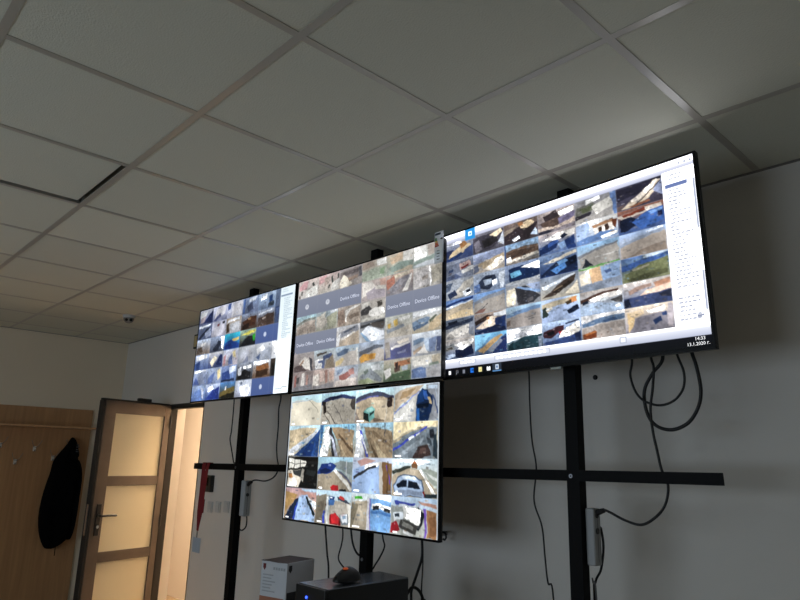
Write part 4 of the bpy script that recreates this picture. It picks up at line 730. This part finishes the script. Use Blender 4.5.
# ------------------------------------------------------------------ lanyard on the crossbar
ly = thing('lanyard', 'red lanyard with badge card hanging from crossbar left end', 'lanyard', (-2.97, 1.366, 1.59)); lo_ = (-2.97, 1.366, 1.59)
def ribbon(n, P, wd, m, par, th=.0016):
    bm = bmesh.new(); R = []
    for x, y, z, s in P:
        R.append([bm.verts.new(v) for v in ((x-wd*s/2, y-th/2, z), (x+wd*s/2, y-th/2, z), (x+wd*s/2, y+th/2, z), (x-wd*s/2, y+th/2, z))])
    for a, b in zip(R, R[1:]):
        for k in range(4): bm.faces.new((a[k], a[(k+1) % 4], b[(k+1) % 4], b[k]))
    bm.faces.new(R[0]); bm.faces.new(R[-1][::-1]); return from_bm(n, bm, m, par, off=lo_)
ribbon('ribbon', [(-2.985, 1.394, 1.56, 1), (-2.985, 1.388, 1.584, 1), (-2.985, 1.369, 1.584, 1), (-2.985, 1.364, 1.55, 1), (-2.98, 1.362, 1.4, 1.15), (-2.985, 1.362, 1.25, 1.2), (-2.985, 1.362, 1.13, .55)], .05, 'red', ly)
ribbon('ribbon', [(-2.922, 1.394, 1.56, 1), (-2.922, 1.388, 1.585, 1), (-2.922, 1.369, 1.585, 1), (-2.925, 1.360, 1.55, 1), (-2.94, 1.358, 1.4, 1), (-2.952, 1.358, 1.25, 1), (-2.976, 1.358, 1.13, .4)], .04, 'red', ly)
ribbon('strap_clip', [(-2.925, 1.354, 1.34, 1), (-2.93, 1.354, 1.25, 1)], .036, 'red', ly, .004)
cylo('hook', (-2.982, 1.36, 1.13), (-2.982, 1.36, 1.085), .005, 'chrome', ly, off=lo_, seg=8)
box('badge_card', (-3.03, 1.358, .99), (-2.925, 1.361, 1.085), 'badge', ly, bev=.0008, off=lo_)

# ------------------------------------------------------------------ desk with computer, mouse and carton
dk = thing('desk', 'wooden desk under the screens carrying computer and carton', 'desk', (-1.1, .86, 0))
box('desk_top', (-1.15, -.44, .695), (1.15, .44, .72), 'desk', dk, bev=.003)
for a in (-1.08, 1.04):
    for b in (-.39, .35): box('leg', (a, b, 0), (a+.04, b+.04, .695), 'deskleg', dk, bev=.003)
box('apron', (-1.04, .36, .60), (1.04, .378, .695), 'desk', dk)
PCH = .43
pc = thing('computer_tower', 'black computer tower with blue light standing on the desk', 'computer', (-.884, 1.024, .72), (0, 0, math.radians(-2.5+4)))
PL, PW = .45, .188
bm = bmesh.new(); bbox(bm, (-PW/2, -PL/2, .012), (PW/2, PL/2, PCH-.004), .004); from_bm('case', bm, 'pc', pc)
box('top_cover', (-PW/2+.001, -PL/2+.002, PCH-.004), (PW/2-.001, PL/2-.002, PCH), 'pc_top', pc, bev=.001)
fp = box('front_panel', (-PW/2, -PL/2-.012, .01), (PW/2, -PL/2, PCH-.002), 'pc', pc, bev=.004)
for k in range(2): box('drive_bay', (-PW/2+.02, -PL/2-.014, PCH-.11-k*.05), (PW/2-.02, -PL/2-.012, PCH-.068-k*.05), 'dark_pl', fp, bev=.001)
cylo('power_light', (-PW/2+.075, -PL/2-.0155, PCH-.043), (-PW/2+.075, -PL/2-.012, PCH-.043), .005, 'led', fp)
for a in (-.07, .07):
    for b in (-.18, .18): cylo('foot', (a, b, 0), (a, b, .012), .016, 'dark_pl', pc)
ms = thing('computer_mouse', 'black mouse with orange spot lying on the computer tower', 'mouse', (-.845, .945, .72+PCH), (0, 0, math.radians(8)))
ms.scale = (1.18, 1.18, 1.22)
bm = bmesh.new(); bmesh.ops.create_uvsphere(bm, u_segments=28, v_segments=16, radius=1.0)
for v in bm.verts:
    x, y, z = v.co
    hgt = .042*(1-.35*max(0, -y))*(1 if z > 0 else .25)
    v.co = (x*.031*(1-.12*math.cos(y*3)), y*.062, .0105 + z*hgt*(1 if z < 0 else (1-.15*y*y)))
for v in bm.verts: v.co.z = max(v.co.z, .0012)
from_bm('shell', bm, 'mouse', ms, smooth=True)
cylo('scroll_wheel', (-.004, -.036, .030), (.004, -.036, .030), .008, 'dark_pl', ms, seg=18)
box('button_gap', (-.0008, -.056, .010), (.0008, -.030, .026), 'hole', ms)
bm = bmesh.new(); bmesh.ops.create_uvsphere(bm, u_segments=16, v_segments=8, radius=1.0)
for v in bm.verts: v.co = (v.co.x*.010+.004, v.co.y*.010-.013, v.co.z*.004+.0475)
from_bm('orange_spot', bm, 'mouse_o', ms, smooth=True)

ct_a = math.atan2(1.019-.978, -1.381+1.541)
cb = thing('carton', 'white cardboard box with orange stripe beside the computer tower', 'box', (-1.541, .978, .72), (0, 0, ct_a))
cw, cdp, chh = .165, .20, .43
box('box_body', (0, 0, 0), (cw, cdp, chh), 'carton', cb, bev=.0015)
box('top_print', (.004, .004, chh), (cw-.004, cdp-.004, chh+.0012), 'carton_t', cb)
bm = bmesh.new(); prism(bm, [(0, -.004), (.02, -.008), (.05, -.002), (cw-.05, -.012), (cw, 0), (cw, .01), (0, .01)], chh-.0, chh+.002, 2); from_bm('torn_flap', bm, 'carton_t', cb)
box('orange_stripe', (.0, -.001, chh-.188), (cw*.93, cdp*.5, chh-.158), 'orange', cb)
box('side_stripe', (cw-.01, .15, chh-.13), (cw+.0011, cdp+.0005, chh-.112), 'orange', cb)
box('dark_stripe', (.0, -.0012, chh-.40), (cw*.93, cdp*.5, chh-.189), 'ink_d', cb)
box('side_print', (cw-.01, .006, chh-.40), (cw+.0012, cdp-.01, chh-.131), 'ink_d', cb)
prismo('crest', [(.012, chh-.012), (.030, chh-.012), (.030, chh-.030), (.021, chh-.042), (.012, chh-.030)], -.0012, -.0002, 'crest', cb)
prismo('crest', [(.012, chh-.012), (.034, chh-.012), (.034, chh-.034), (.023, chh-.046), (.012, chh-.034)], cw+.0002, cw+.0014, 'ink_d', cb, axis=0)
for k in range(5): box('title_print', (.078+.016*k, -.0012, chh-.036), (.089+.016*k, -.0002, chh-.024), 'ink', cb)
rng = random.Random(4)
for k in range(6): box('text_line', (.014, -.0012, chh-.064-.0145*k), (.06+rng.random()*.085, -.0002, chh-.059-.0145*k), 'ink', cb)
